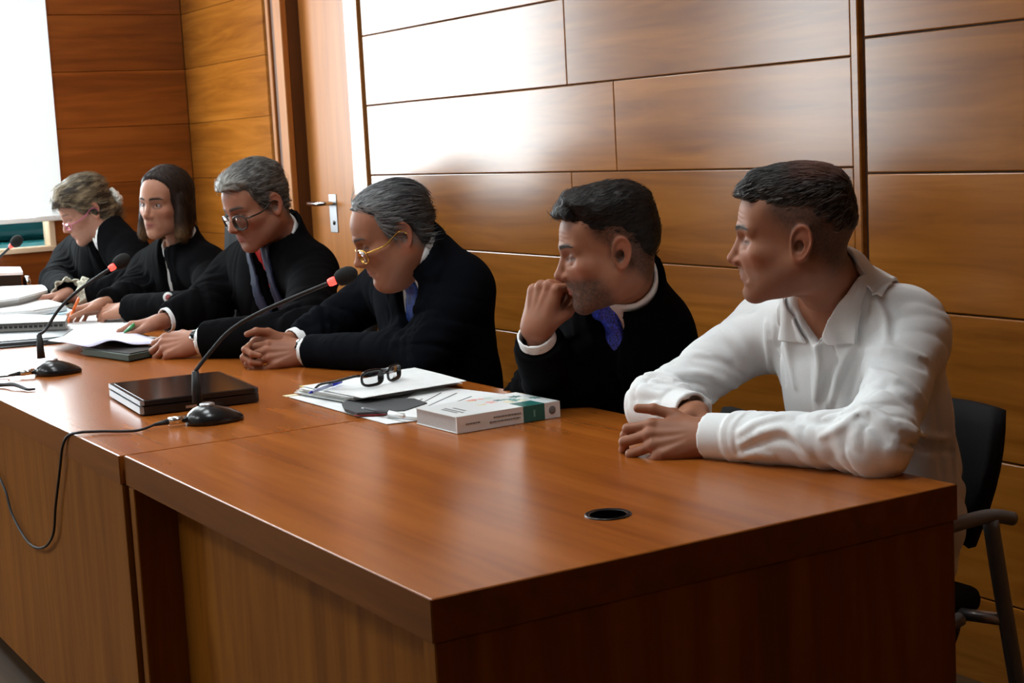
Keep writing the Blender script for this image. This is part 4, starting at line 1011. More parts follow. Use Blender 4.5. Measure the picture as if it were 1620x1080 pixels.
make_coat(P1, 'gown', M_GOWN, .026, (.070, .066, .056), (.040, .20), .004, .025, .006, .064, .008)
make_shirt(P1, M_WSHIRT, None, cuffs=False, res=.006)
# ================================================================ chairs
M_MESH = vary(mat('black_chair_fabric', (.010, .010, .011), .85, spec=.2), 800, .4, 2, bump=.2)
def make_chair(x, y, rz, label, high=False, top=.78, half=.180):
    c = empty('office_chair', (x, y, 0), label, 'chair', 'chairs behind the desk')
    h0, h1 = (.50, top) if not high else (.52, top)
    def bx(n, lo, hi, m, par=c, bev=.012, seg=3): return box(n, lo, hi, m, par, bev, seg)
    st = bx('seat', (x-.185, y-.26, .400), (x+.185, y+.13, .450), M_MESH, c, .022, 4)
    # the back: a slightly curved, tapering panel
    V = []; Fc = []; nx, nz = 9, 8
    for side in (0, 1):
        for j in range(nz):
            t = j/(nz-1); z = h0+(h1-h0)*t; w = half+.030*math.sin(t*math.pi*.75)
            for i in range(nx):
                u = -1+2*i/(nx-1); V.append((x+u*w, y+.195+.060*t-.035*u*u+.02*side, z))
    for s in (0, 1):
        o = s*nx*nz
        for j in range(nz-1):
            for i in range(nx-1):
                q = (o+j*nx+i, o+j*nx+i+1, o+(j+1)*nx+i+1, o+(j+1)*nx+i); Fc.append(q if s else q[::-1])
    m0 = nx*nz
    for i in range(nx-1):
        for j in (0, nz-1): a = j*nx+i; q = (a, a+1, m0+a+1, m0+a); Fc.append(q if j == 0 else q[::-1])
    for j in range(nz-1):
        for i in (0, nx-1): a = j*nx+i; q = (a, a+nx, m0+a+nx, m0+a); Fc.append(q[::-1] if i == 0 else q)
    obj('backrest', V, Fc, M_MESH, c, True)
    for s in (-1, 1):
        xs = x+s*.265
        # one oval tube makes the rear leg and carries the arm
        tube('leg', spline([(xs, y+.055, .600), (xs, y+.085, .45), (xs+s*.005, y+.125, .24), (xs+s*.012, y+.18, .012)], 6), .0140, M_GREY, c, 12)
        tube('leg', spline([(xs, y-.02, .44), (xs, y-.12, .40), (xs+s*.005, y-.20, .20), (xs+s*.01, y-.25, .012)], 6), .0125, M_GREY, c, 12)
        ar = tube('armrest', spline([(xs, y-.20, .592), (xs, y-.05, .604), (xs, y+.05, .606), (xs, y+.11, .592)], 6), .0125, M_GREY, c, 12)
        tube('bracket', [(x+s*.16, y+.06, .410), (xs, y+.09, .415)], .011, M_STEEL, c, 10)
        tube('bracket', [(x+s*.06, y+.215, .54), (x+s*.06, y+.13, .41)], .010, M_STEEL, c, 10)
    c.rotation_euler = (0, 0, 0)
    M = Matrix.Translation((x, y, 0)) @ Matrix.Rotation(rz, 4, 'Z') @ Matrix.Translation((-x, -y, 0))
    for ch in c.children: ch.data.transform(M)
    return c
def chair_for(S, label, high=False, back=.03, top=.72):
    B = S['B']; f = np.array(S['face_dir'], float); f /= np.linalg.norm(f); rz = math.atan2(f[0], -f[1])
    p = B['pv']-f*back; return make_chair(p[0], p[1], rz, label, high, top, .15)
make_chair(-.40, 1.10, 0, 'black-backed chair with grey metal armrests under the person in the white shirt', top=.750, half=.118)
chair_for(P5, 'chair under the bearded person with the raised fist', top=.64)
chair_for(P4, 'chair under the older person with clasped hands')
chair_for(P3, 'chair under the person with the red tie')
make_chair(-4.02, 1.10, -.25, 'tall black chair back rising behind the person with long brown hair', True, 1.18)
chair_for(P1, 'chair under the bowed person by the window')
# ================================================================ microphones
M_RED = emit('lit_ring', (1.0, .055, .04), 2.2)
def microphone(base, pts, label, yaw, head_dir=None):
    m = empty('desk_microphone', base, label, 'microphone', 'gooseneck desk microphones')
    bz = base[2]; R = Matrix.Rotation(yaw, 3, 'Z')
    # egg-shaped weighted foot
    V = []; Fc = []; prof = [(1.0, 0), (1.03, .006), (1.0, .014), (.86, .024), (.62, .033), (.36, .038), (.12, .040)]
    for (r, z) in prof:
        for k in range(40):
            a = 2*math.pi*k/40; ex = math.cos(a); L = .075 if ex > 0 else .048
            v = R @ Vector((ex*L*r, math.sin(a)*.046*r, z*(1-.28*max(0, ex)*r))); V.append((base[0]+v.x, base[1]+v.y, bz+v.z))
    n = len(prof)
    for i in range(n-1):
        for k in range(40): l = (k+1) % 40; Fc.append((i*40+k, i*40+l, (i+1)*40+l, (i+1)*40+k))
    Fc.append(tuple(range(40))[::-1]); Fc.append(tuple((n-1)*40+k for k in range(40)))
    obj('foot', V, Fc, M_PLAST, m, True)
    P = [np.array(p, float) for p in pts]
    d = P[1]-P[0]; d /= np.linalg.norm(d)
    lathe('collar_ring', [(.016, .036), (.016, .041), (.012, .043)], M_STEEL, m, 24, base)
    tube('stem', [P[0], P[0]+(P[1]-P[0])*.5, P[1]], [.0115, .0100, .0075], M_RUB, m, 16)
    S = spline(P[1:], 10); tube('gooseneck', S, .0045, M_RUB, m, 10)
    e = S[-1]; t = S[-1]-S[-3]; t /= np.linalg.norm(t)
    tube('lit_ring', [e-t*.002, e+t*.004, e+t*.012, e+t*.016], [.0075, .0092, .0092, .008], M_RED, m, 20)
    q = [e+t*s for s in (.016, .022, .034, .048, .058, .064, .066)]
    tube('foam_cap', q, [.012, .0165, .0195, .0185, .014, .007, .001], M_FOAM, m, 20)
    # cable plug at the back of the foot
    b0 = Vector(base)+R @ Vector((-.046, 0, .014)); b1 = Vector(base)+R @ Vector((-.085, 0, .012)); b2 = Vector(base)+R @ Vector((-.115, 0, .009))
    pl = tube('plug', [b0, b1], [.0085, .0085], M_CHROME, m, 14); tube('plug_boot', [b1, b2], [.0065, .0035], M_RUB, pl, 12)
    return m, b2
g1 = atz(330, 668, ZT); yaw1 = math.atan2(*(lambda v: (v[1], v[0]))(atz(385, 660, ZT)-atz(285, 672, ZT)))
col0 = aty(313, 640, g1[1]); col1 = aty(316, 590, g1[1])
T1 = aty(521, 447, .52)
def along(a, px, py, Y): return aty(px, py, Y)
mic1, plug1 = microphone((g1[0], g1[1], ZT), [(col0[0], col0[1], ZT+.036), (col0[0], col0[1], ZT+.105), aty(330, 560, .288), aty(365, 522, .335), aty(420, 490, .40), T1], 'black gooseneck microphone with red lit ring in front of the closed laptop', yaw1)
g2 = atz(84, 592, ZT); c2 = aty(66, 575, g2[1])
mic2, plug2 = microphone((g2[0], g2[1], ZT), [(c2[0], c2[1], ZT+.034), (c2[0], c2[1], ZT+.10), aty(73, 520, .245), aty(95, 487, .29), aty(130, 455, .35), aty(174, 425, .43)], 'black gooseneck microphone with red lit ring at the person with brown hair', yaw1)
g3 = atz(-75, 510, ZT)
mic3, plug3 = microphone((g3[0], g3[1], ZT), [(g3[0], g3[1], ZT+.036), (g3[0], g3[1], ZT+.10), (g3[0]-.02, g3[1]+.01, ZT+.15), aty(-30, 430, g3[1]+.05), aty(17, 390, g3[1]+.12)], 'black gooseneck microphone cut by the left edge, in front of the window', yaw1)
# ---- cables
pts = [plug1, atz(215, 681, ZT+.005), atz(160, 682, ZT+.005), atz(125, 684, ZT+.006), aty(108, 689, -.011), aty(99, 706, -.016), aty(95, 740, -.016), aty(88, 800, -.016), aty(84, 845, -.016), aty(68, 866, -.016), aty(45, 858, -.016), aty(20, 815, -.016), aty(8, 775, -.016), aty(-12, 735, -.016), aty(-40, 690, -.015), aty(-60, 612, -.006), atz(-90, 600, ZT+.005), atz(-150, 585, ZT+.005)]
tag(tube('microphone_cable', spline(pts, 8), .0030, M_RUB, None, 8), 'thin black cable looping down over the front of the desk', 'cable')
pts = [plug2, atz(10, 595, ZT+.004), atz(-20, 596, ZT+.004), atz(-80, 590, ZT+.004)]
tag(tube('microphone_cable', spline(pts, 6), .0028, M_RUB, None, 8), 'short black cable running left from the middle microphone', 'cable')
pts = [atz(-60, 612, ZT+.004), atz(0, 609, ZT+.006), atz(20, 608, ZT+.010), atz(36, 613, ZT+.006), atz(44, 616, ZT+.004), atz(56, 615, ZT+.004)]
tag(tube('cable_end', spline(pts, 6), [.006-.0045*abs(i/30-.35) for i in range(31)], M_RUB, None, 8), 'flat black cord end lying on the glossy desk by the left edge', 'cable')
# ================================================================ closed laptop
lp = empty('laptop', tuple(atz(300, 630, ZT)), 'closed black laptop with a silver edge lying on the desk', 'laptop')
A = np.array((-1.668, .172)); Bq = np.array((-1.640, .462)); Dq = np.array((-2.010, .205))
ux = (Dq-A)/np.linalg.norm(Dq-A); uy = Bq-A; uy = uy-ux*(uy@ux); uy /= np.linalg.norm(uy); LW = .345; LD = .272; 
def lq(a, b): p = A+ux*a+uy*b; return (p[0], p[1])
def rr(a0, a1, b0, b1, r=.012):
    out = []
    for (ca, cb, s) in ((a0+r, b0+r, math.pi), (a1-r, b0+r, 1.5*math.pi), (a1-r, b1-r, 0), (a0+r, b1-r, .5*math.pi)):
        for k in range(5):
            t = s+k*math.pi/8; out.append(lq(ca+r*math.cos(t), cb+r*math.sin(t)))
    return out
M_LAP = mat('laptop_black_gloss', (.012, .010, .010), .13, 0, .5); M_LAPS = mat('laptop_silver', (.42, .47, .52), .35, .6)
prism('base', rr(0, LW, .004, LD), ZT+.003, ZT+.021, M_PLAST, lp)
prism('silver_edge', rr(.004, LW-.004, -.002, .05, .006), ZT+.005, ZT+.0205, M_LAPS, lp)
prism('lid', rr(0, LW, 0, LD), ZT+.0235, ZT+.034, M_PLAST, lp)
prism('lid_gloss', rr(.007, LW-.007, .010, LD-.007), ZT+.034, ZT+.0348, M_LAP, lp)
prism('lid_rim', rr(.0, LW, -.0015, .010, .004), ZT+.0245, ZT+.0335, M_LAPS, lp)
for k, (a, b) in enumerate(((.03, .03), (LW-.03, .03), (LW-.03, LD-.03), (.03, LD-.03))): p = lq(a, b); lathe('foot', [(.008, 0), (.008, .004)], M_RUB, lp, 12, (p[0], p[1], ZT))
prism('port', rr(-.0006, .004, .10, .125, .0005), ZT+.007, ZT+.013, M_STEEL, lp)
prism('port', rr(-.0006, .004, .17, .185, .0005), ZT+.007, ZT+.012, M_RUB, lp)
# ================================================================ papers, glasses and book in the middle
def quad_sheet(name, P4, z, th, m, parent, curl=0, n=6, zl=None):
    """sheet of paper over four corners in plan, with a soft wave"""
    V = []; Fc = []; P4 = [np.array(p, float) for p in P4]
    for s in (0, 1):
        for j in range(n+1):
            for i in range(n+1):
                u, v = i/n, j/n; p = (P4[0]*(1-u)+P4[1]*u)*(1-v)+(P4[3]*(1-u)+P4[2]*u)*v
                zz = z+(0 if s == 0 else th)+curl*(math.sin(u*3.1+v*1.3)*.5+.5)*u*v
                V.append((p[0], p[1], zz))
    k = (n+1)**2
    for s in (0, 1):
        for j in range(n):
            for i in range(n):
                a = s*k+j*(n+1)+i; q = (a, a+1, a+n+2, a+n+1); Fc.append(q if s else q[::-1])
    edge = [i for i in range(n+1)]+[(j+1)*(n+1)-1 for j in range(1, n+1)]+[k-1-i for i in range(1, n+1)]+[(n-j)*(n+1) for j in range(1, n)]
    for a, b in zip(edge, edge[1:]+edge[:1]): Fc.append((a, b, k+b, k+a))
    o = obj(name, V, Fc, m, parent, False)
    bm = bmesh.new(); bm.from_mesh(o.data); bmesh.ops.recalc_face_normals(bm, faces=bm.faces[:]); bm.to_mesh(o.data); bm.free(); return o
def zp(px, py, z): p = atz(px, py, z); return (p[0], p[1])
M_PAPERC = mat('cream_paper', (.72, .72, .66), .8)
pf = empty('paper_pile', tuple(atz(590, 630, ZT)), 'loose pile of white court papers under the black-framed glasses', 'papers')
quad_sheet('sheet', [zp(457, 629, ZT), zp(612, 672, ZT), zp(800, 650, ZT), zp(655, 600, ZT)], ZT+.001, .0012, M_PAPER, pf)
random.seed(12)
for k in range(9):
    j = lambda: random.uniform(-5, 5); z = ZT+.003+k*.0022; dx = k*1.0
    quad_sheet('sheet', [zp(468+j()+dx, 622-k*.9+j()*.3, z), zp(560+j(), 640-k*1.4+j()*.3, z), zp(728+j()*.8, 608-k*.8+j()*.3, z), zp(648+j(), 588-k*.6+j()*.2, z)], z, .0014, (M_PAPER, M_PAPERC, M_PAPER)[k % 3], pf, .002)
zt = ZT+.024
quad_sheet('sheet', [zp(478, 611, zt), zp(574, 630, zt), zp(738, 603, zt), zp(656, 582, zt)], zt, .0012, M_PAPER, pf, .003)
# printed report lying under the book
rp = empty('printed_report', tuple(atz(720, 630, ZT)), 'printed white report with underlined lines beneath the thick book', 'papers')
z = ZT+.0035; C4 = [np.array(zp(*q, z)) for q in ((612, 660), (700, 668), (868, 636), (672, 612))]
sh = quad_sheet('page', C4, z, .006, M_PAPER, rp)
def bil(u, v): return (C4[0]*(1-u)+C4[1]*u)*(1-v)+(C4[3]*(1-u)+C4[2]*u)*v
for k, (u, v0, v1) in enumerate(((.15, .30, .55), (.22, .25, .8), (.34, .22, .85), (.50, .18, .80), (.62, .35, .82))):
    a, b = bil(u, v0), bil(u, v1); c = bil(u+.012, v1); d = bil(u+.012, v0); prism('text_line', [a, b, c, d], z+.0061, z+.0064, M_INK, rp)
# sticky markers
for k, (px, py, col) in enumerate(((488, 610, (.75, .58, .12)), (462, 625, (.70, .66, .42)))):
    p = atz(px, py, ZT+.022); tag(box('sticky_marker', (p[0]-.012, p[1]-.018, ZT+.0215), (p[0]+.012, p[1]+.012, ZT+.0225), mat('marker_%d' % k, col, .7), None, 0), ['yellow sticky marker at the far corner of the paper pile', 'pale sticky marker at the left corner of the paper pile'][k], 'sticky note', 'sticky markers')
# blue ballpoint
M_BLUE = mat('blue_plastic', (.02, .03, .55), .25); M_CLEAR = mat('pale_blue_barrel', (.45, .52, .75), .2)
def pen(a, b, label, m1, m2, r=.0038, cap_part=.3):
    a = np.array(a); b = np.array(b); e = empty('pen', tuple(a), label, 'pen', 'pens on the desk'); c = a+(b-a)*cap_part; d = (b-a)/np.linalg.norm(b-a)
    tube('cap', [a, a+(c-a)*.05, c], [r*.6, r*1.2, r*1.2], m1, e, 12); tube('barrel', [c, b-d*.014], [r, r], m2, e, 12); tube('tip', [b-d*.014, b], [r*.9, .0006], m1, e, 12)
    up = np.array((0, 0, r*1.5)); tube('clip', [a+up*.9, a+up, c+up*.9], .0011, m1, e, 8); return e
pen(atz(540, 603, ZT+.034), atz(488, 622, ZT+.031), 'blue ballpoint pen on the paper pile beside the glasses', M_BLUE, M_CLEAR)
pen(atz(640, 658, ZT+.015), atz(572, 645, ZT+.013), 'white pen with black tip beside the thick book', M_PAPER, M_INK, .0035, .35)
# grey soft glasses case
cs = empty('glasses_case', tuple(atz(605, 645, ZT)), 'flat dark grey slip case with a red seam on the papers', 'case')
M_CASE = mat('grey_felt', (.060, .062, .066), .9); z = ZT+.006
pc = [zp(541, 641, z), zp(546, 651, z), zp(565, 657, z), zp(640, 653, z), zp(676, 641, z), zp(655, 634, z), zp(600, 634, z), zp(556, 634, z)]
prism('sleeve', pc, z, z+.006, M_CASE, cs)
prism('red_seam', [zp(560, 657.5, z), zp(640, 654, z), zp(641, 652.5, z), zp(562, 655.5, z)], z-.0006, z+.0002, mat('red_thread', (.45, .03, .03), .7), cs)
# thick book
bk = empty('book', tuple(atz(765, 660, ZT)), 'thick white paperback law book with a green band on its spine', 'book')
F_ = atz(723, 687, ZT); R_ = atz(886, 659.5, ZT); L_ = atz(645, 673, ZT)
bu = (R_-F_)[:2]; BL = np.linalg.norm(bu); bu /= BL; bv = (L_-F_)[:2]; bv = bv-bu*(bv@bu); BW = np.linalg.norm(bv); bv /= BW; BT = .034
def bq(a, b): p = F_[:2]+bu*a+bv*b; return (p[0], p[1])
def bpoly(a0, a1, b0, b1): return [bq(a0, b0), bq(a1, b0), bq(a1, b1), bq(a0, b1)]
M_COVER = mat('book_cover_white', (.78, .80, .80), .35); M_PAGES = vary(mat('book_pages', (.50, .49, .49), .85), 300, .12, 2, (1, 1, 6)); M_GREEN = mat('green_band', (.006, .12, .10), .4)
prism('pages', bpoly(.002, BL-.002, .002, BW-.002), ZT+.0025, ZT+BT-.0015, M_PAGES, bk)
prism('cover', bpoly(0, BL, 0, BW), ZT+.001, ZT+.0025, M_COVER, bk)
prism('cover', bpoly(0, BL, 0, BW), ZT+BT-.0015, ZT+BT, M_COVER, bk)
sp = prism('spine', bpoly(0, BL, -.0015, .002), ZT+.001, ZT+BT, M_COVER, bk)
prism('spine_band', bpoly(BL*.635, BL*.845, -.0019, .0), ZT+.0012, ZT+BT-.0002, M_GREEN, sp)
prism('cover_band', bpoly(BL*.635, BL*.845, -.0015, BW*.30), ZT+BT, ZT+BT+.0003, M_GREEN, bk)
def mark(nm, a0, a1, z0, z1, m, par): return prism(nm, bpoly(a0, a1, -.0021, -.0014), ZT+z0, ZT+z1, m, par)
M_TXT = mat('grey_print', (.18, .18, .18), .6); M_TXTL = mat('pale_print', (.15, .38, .34), .6)
for a0, a1, z0 in ((.02, .055, .016), (.085, .150, .0205), (.075, .148, .012)):
    x = a0
    while x < a1-.002:
        w = random.uniform(.003, .008); mark('spine_lettering', BL/.245*x, BL/.245*min(x+w, a1), z0, z0+.0028, M_TXT, sp); x += w+.0012
mark('spine_emblem', BL*.735, BL*.75, .010, .024, M_TXTL, sp)
lc = bq(BL*.92, -.0016); Mx = Matrix(((bu[0], 0, -bv[0]), (bu[1], 0, -bv[1]), (0, 1, 0)))
for r0, r1, m in ((.0085, .0065, M_TXT), (.0048, .0, M_TXT)): lathe('spine_logo', [(r0, .0004), (r1, .0005)], m, sp, 20, (lc[0], lc[1], ZT+.018), Mx)
zc = ZT+BT
for k, (a, b0, b1) in enumerate(((.10, .25, .62), (.14, .20, .66), (.20, .3, .6))): prism('title_line', bpoly(BL*a, BL*(a+.022), BW*b0, BW*b1), zc, zc+.0003, M_TXT, bk)
# flowers printed on the cover
random.seed(8)
fc = [(.75, .22, .22), (.85, .42, .38), (.85, .62, .25), (.80, .75, .55), (.10, .30, .27), (.04, .16, .15), (.55, .70, .62), (.80, .30, .34)]
for k in range(22):
    a = BL*random.uniform(.42, .95); b = BW*random.uniform(.38, .95); r = random.uniform(.007, .016); ci = random.choice(range(4)) if a < BL*.66 else random.choice((4, 5, 6, 4, 3))
    c = bq(a, b); n = random.choice((5, 6)); po = [(c[0]+r*(1 if q % 2 else .45)*math.cos(q*math.pi/n+k), c[1]+r*(1 if q % 2 else .45)*math.sin(q*math.pi/n+k)) for q in range(2*n)]
    mm = bpy.data.materials.get('flower_print_%d' % ci) or mat('flower_print_%d' % ci, fc[ci], .5)
    prism('printed_flower', po, zc, zc+.0003+k*.00001, mm, bk)
# ================================================================ eyeglasses
M_LENS = bpy.data.materials.new('clear_lens'); M_LENS.use_nodes = True
_p = M_LENS.node_tree.nodes['Principled BSDF']; _p.inputs['Transmission Weight'].default_value = 1; _p.inputs['Roughness'].default_value = .02; _p.inputs['IOR'].default_value = 1.12
def eyeglasses(label, Mt, frame_m, lens_m=None, rx=.024, rz=.019, thick=.0018, y=.100, z=.0, sep=.033, square=2.4, temple_z=.0, temple_to=(-.005, .012), half=False):
    """Mt maps head-local coordinates into the room"""
    o = empty('eyeglasses', tuple(Mt(np.array((0, y, z)))), label, 'glasses', 'eyeglasses')
    for s in (-1, 1):
        ring = []
        for k in range(28):
            a = 2*math.pi*k/28; ca, sa = math.cos(a), math.sin(a)
            px = math.copysign(abs(ca)**(2/square), ca)*rx; pz = math.copysign(abs(sa)**(2/square), sa)*rz
            ring.append(Mt(np.array((s*(sep+0)+px, y-.012*((s*px+sep)/.06)**2, z+pz))))
        rim = tube('rim', ring, thick, frame_m, o, 8, True)
        c = np.mean(ring, 0); V = [tuple(c)]+[tuple(q) for q in ring]; off = Mt(np.array((0, .0012, 0)))-Mt(np.array((0, 0, 0)))
        V += [tuple(np.array(q)+off) for q in V]; n = 28
        Fc = [(0, 1+(k+1) % n, 1+k) for k in range(n)]+[(n+1, n+2+k, n+2+(k+1) % n) for k in range(n)]+[(1+k, 1+(k+1) % n, n+2+(k+1) % n, n+2+k) for k in range(n)]
        obj('lens', V, Fc, lens_m or M_LENS, rim, True)
        hx = s*(sep+rx+.004)
        tube('temple', [Mt(np.array(q)) for q in spline([(s*(sep+rx), y-.016, z+rz*.45), (hx+s*.006, y-.024, z+rz*.45), (s*.080, .04, z+.010+temple_z), (s*.083, temple_to[0], temple_to[1]), (s*.080, temple_to[0]-.025, temple_to[1]-.022)], 5)], thick, frame_m, o, 8)
    tube('bridge', [Mt(np.array(q)) for q in spline([(-sep+rx, y-.003, z+.004), (0, y+.004, z+.008), (sep-rx, y-.003, z+.004)], 5)], thick, frame_m, o, 8)
    return o
def head_map(S): return lambda q: S['HC']+S['HM']@(np.asarray(q, float)*S['hs'])
eyeglasses('gold-rimmed glasses on the nose of the older person in the suit', head_map(P4), mat('gold_metal', (.60, .33, .07), .25, .9), None, .027, .0185, .0024, .106, -.014, .035, 2.6)
eyeglasses('dark round glasses worn by the person with the red tie', head_map(P3), mat('dark_tortoise', (.022, .018, .015), .25), None, .028, .0225, .0024, .106, -.012, .036, 2.2)
eyeglasses('pink-framed glasses low on the nose of the bowed person', head_map(P1), mat('pink_metal', (.55, .12, .25), .3), None, .024, .014, .0018, .108, -.016, .033, 2.6)
# the black pair lying on the papers: lenses up, arms towards the left
ga, gb = atz(612, 612, ZT+.03), atz(505, 606, ZT+.03)
gy = (ga-gb)[:2]; gy /= np.linalg.norm(gy); gx = np.array((gy[1], -gy[0]))
gc_ = atz(608, 606, ZT+.028)
def lying(q): return np.array((gc_[0]+gx[0]*q[0]*1.22+gy[0]*(q[1]-.10)*1.22, gc_[1]+gx[1]*q[0]*1.22+gy[1]*(q[1]-.10)*.95, ZT+.047+q[2]*.95-.0*q[1]))
eyeglasses('black-framed glasses lying open on the paper pile', lying, mat('black_acetate', (.008, .008, .009), .2), None, .025, .018, .0032, .104, .0, .033, 3.0, temple_z=-.014, temple_to=(.0, -.014))
# ================================================================ watches, pens in hands
def watch(S, s, label, strap_m, r=.031):
    B = S['B']; J, M, w, k = S['hands'][s]; e = B['el'+s]; ax = nrm(w-e); z = M[:, 2]-np.asarray(ax)*(M[:, 2]@ax); z /= np.linalg.norm(z); x = np.cross(ax, z)
    c = w-np.asarray(ax)*.006; o = empty('wristwatch', tuple(c), label, 'watch', 'wristwatches')
    tube('strap', [c+(x*math.cos(a)*r*1.02+z*math.sin(a)*r*.88) for a in np.linspace(0, 2*math.pi, 28, endpoint=False)], .0062, strap_m, o, 8, True)
    Mx = Matrix(((x[0], ax[0], z[0]), (x[1], ax[1], z[1]), (x[2], ax[2], z[2])))
    dl = lathe('case', [(.017, 0), (.0185, .003), (.0175, .008), (.0, .008)], M_CHROME, o, 24, c+z*(r*.86), Mx)
    lathe('dial', [(.0145, .0083), (.0, .0083)], M_PLAST, dl, 20, c+z*(r*.86), Mx)
    return o
watch(P4, 'L', 'steel wristwatch on the clasped left wrist of the older person', M_STEEL)
watch(P3, 'L', 'silver bracelet watch on the wrist of the person holding papers', M_CHROME)
# ================================================================ documents on the far desks
def slab(root, name, corners, z0, z1, m): return prism(name, [zp(px, py, z1) for px, py in corners], z0, z1, m, root)
def pile(name, label, cat, corners, z0, z1, m_top, m_side, n=6, jit=1.5, group=None):
    """a stack of sheets, each slightly out of line"""
    c = np.mean([atz(px, py, z1) for px, py in corners], 0); r = empty(name, (c[0], c[1], z0), label, cat, group)
    P = [np.array(zp(px, py, z1)) for px, py in corners]; h = (z1-z0)/n
    for k in range(n):
        o = np.array((random.uniform(-1, 1), random.uniform(-1, 1)))*.003*jit
        prism('sheet', [tuple(p+o) for p in P], z0+k*h, z0+(k+1)*h-.0002, m_top if k == n-1 else m_side, r)
    return r
random.seed(21)
M_SIDE = mat('grey_page_edges', (.36, .35, .33), .85); M_BFOLD = mat('black_folder', (.014, .014, .015), .35)
fo = empty('folder', tuple(atz(20, 545, ZT)), 'glossy black folder under the bound report at the left edge', 'folder')
slab(fo, 'cover', [(-120, 560), (100, 541), (118, 528), (-90, 520)], ZT+.001, ZT+.004, M_BFOLD); slab(fo, 'contents', [(-118, 553), (94, 536), (112, 524), (-88, 516)], ZT+.004, ZT+.013, M_INK); slab(fo, 'cover', [(-120, 549), (98, 532), (116, 520), (-90, 511)], ZT+.013, ZT+.016, M_BFOLD)
br = empty('bound_report', tuple(atz(30, 510, ZT)), 'thick white bound report with a grey punched edge on the black folder', 'report')
c4 = [(-90, 516), (103, 508), (106, 500), (-60, 494)]
slab(br, 'pages', c4, ZT+.016, ZT+.042, M_SIDE); slab(br, 'cover', [(x, y-.8) for x, y in c4], ZT+.042, ZT+.0445, M_PAPER)
e0, e1 = np.array(zp(-90, 516, ZT+.042)), np.array(zp(103, 508, ZT+.042)); ed = (e1-e0)/np.linalg.norm(e1-e0); nv = np.array((ed[1], -ed[0])); nv = nv if nv[1] < 0 else -nv
for k in range(24):
    t = .02+k*.041*np.linalg.norm(e1-e0)
    if t > np.linalg.norm(e1-e0)-.02: break
    a = e0+ed*t; b = a+ed*.012; prism('punch_hole', [tuple(a+nv*.0006), tuple(b+nv*.0006), tuple(b-nv*.002), tuple(a-nv*.002)], ZT+.025, ZT+.033, M_INK, br)
pile('paper_sheets', 'pale blue sheets fanned out on the far desk behind the bound report', 'papers', [(-40, 506), (60, 502), (122, 492), (95, 482), (-60, 488)], ZT+.002, ZT+.030, M_PAPERB, M_PAPER, 5, 2)
pile('paper_sheets', 'wide stack of white sheets beyond the pale blue sheets', 'papers', [(-60, 497), (55, 490), (104, 481), (72, 472), (-70, 468)], ZT+.003, ZT+.055, M_PAPER, M_PAPER, 7, 2)
pile('paper_sheets', 'tall grey-edged stack of documents at the sleeve of the bowed person', 'papers', [(-60, 482), (30, 470), (76, 458), (70, 450), (-50, 455)], ZT+.003, ZT+.085, M_PAPER, M_SIDE, 9, 1.5)
pile('paper_sheets', 'small blue sheet on top of the white stack', 'papers', [(38, 472), (62, 470), (56, 465), (40, 467)], ZT+.056, ZT+.058, M_PAPERB, M_PAPERB, 1, 0)
pile('paper_sheets', 'white sheets spread under the hands of the person with brown hair', 'papers', [(90, 522), (190, 514), (215, 500), (165, 488), (110, 498)], ZT+.002, ZT+.010, M_PAPER, M_PAPER, 3, 3)
pile('paper_sheets', 'white sheets between the pen hand and the bound report', 'papers', [(92, 531), (140, 533), (205, 521), (200, 510), (110, 517)], ZT+.011, ZT+.014, M_PAPER, M_PAPER, 2, 2)
# box and camera-like gadget by the window
bxr = empty('document_box', tuple(atz(0, 452, ZT)), 'black box file with a white lid at the left edge below the window', 'box')
za = ZT+.10; q4 = [(-60, 436), (33, 432), (30, 424), (-55, 424)]
slab(bxr, 'body', q4, ZT+.001, za, M_PLAST); slab(bxr, 'lid', [(-63, 434), (36, 430), (32, 422), (-58, 421)], za, za+.012, M_PAPER)
gd = empty('tape_dispenser', tuple(atz(43, 450, ZT+.04)), 'small shiny black desk gadget beside the black box file', 'dispenser')
gp = atz(43, 450, ZT+.04)
box('body', (gp[0]-.05, gp[1]-.022, ZT+.001), (gp[0]+.05, gp[1]+.022, ZT+.035), M_PLAST, gd, .01, 3)
lathe('reel', [(.0, -.012), (.026, -.012), (.030, -.008), (.030, .008), (.026, .012), (.0, .012)], M_CHROME, gd, 24, (gp[0], gp[1], ZT+.05), Matrix.Rotation(math.pi/2, 3, 'X'))
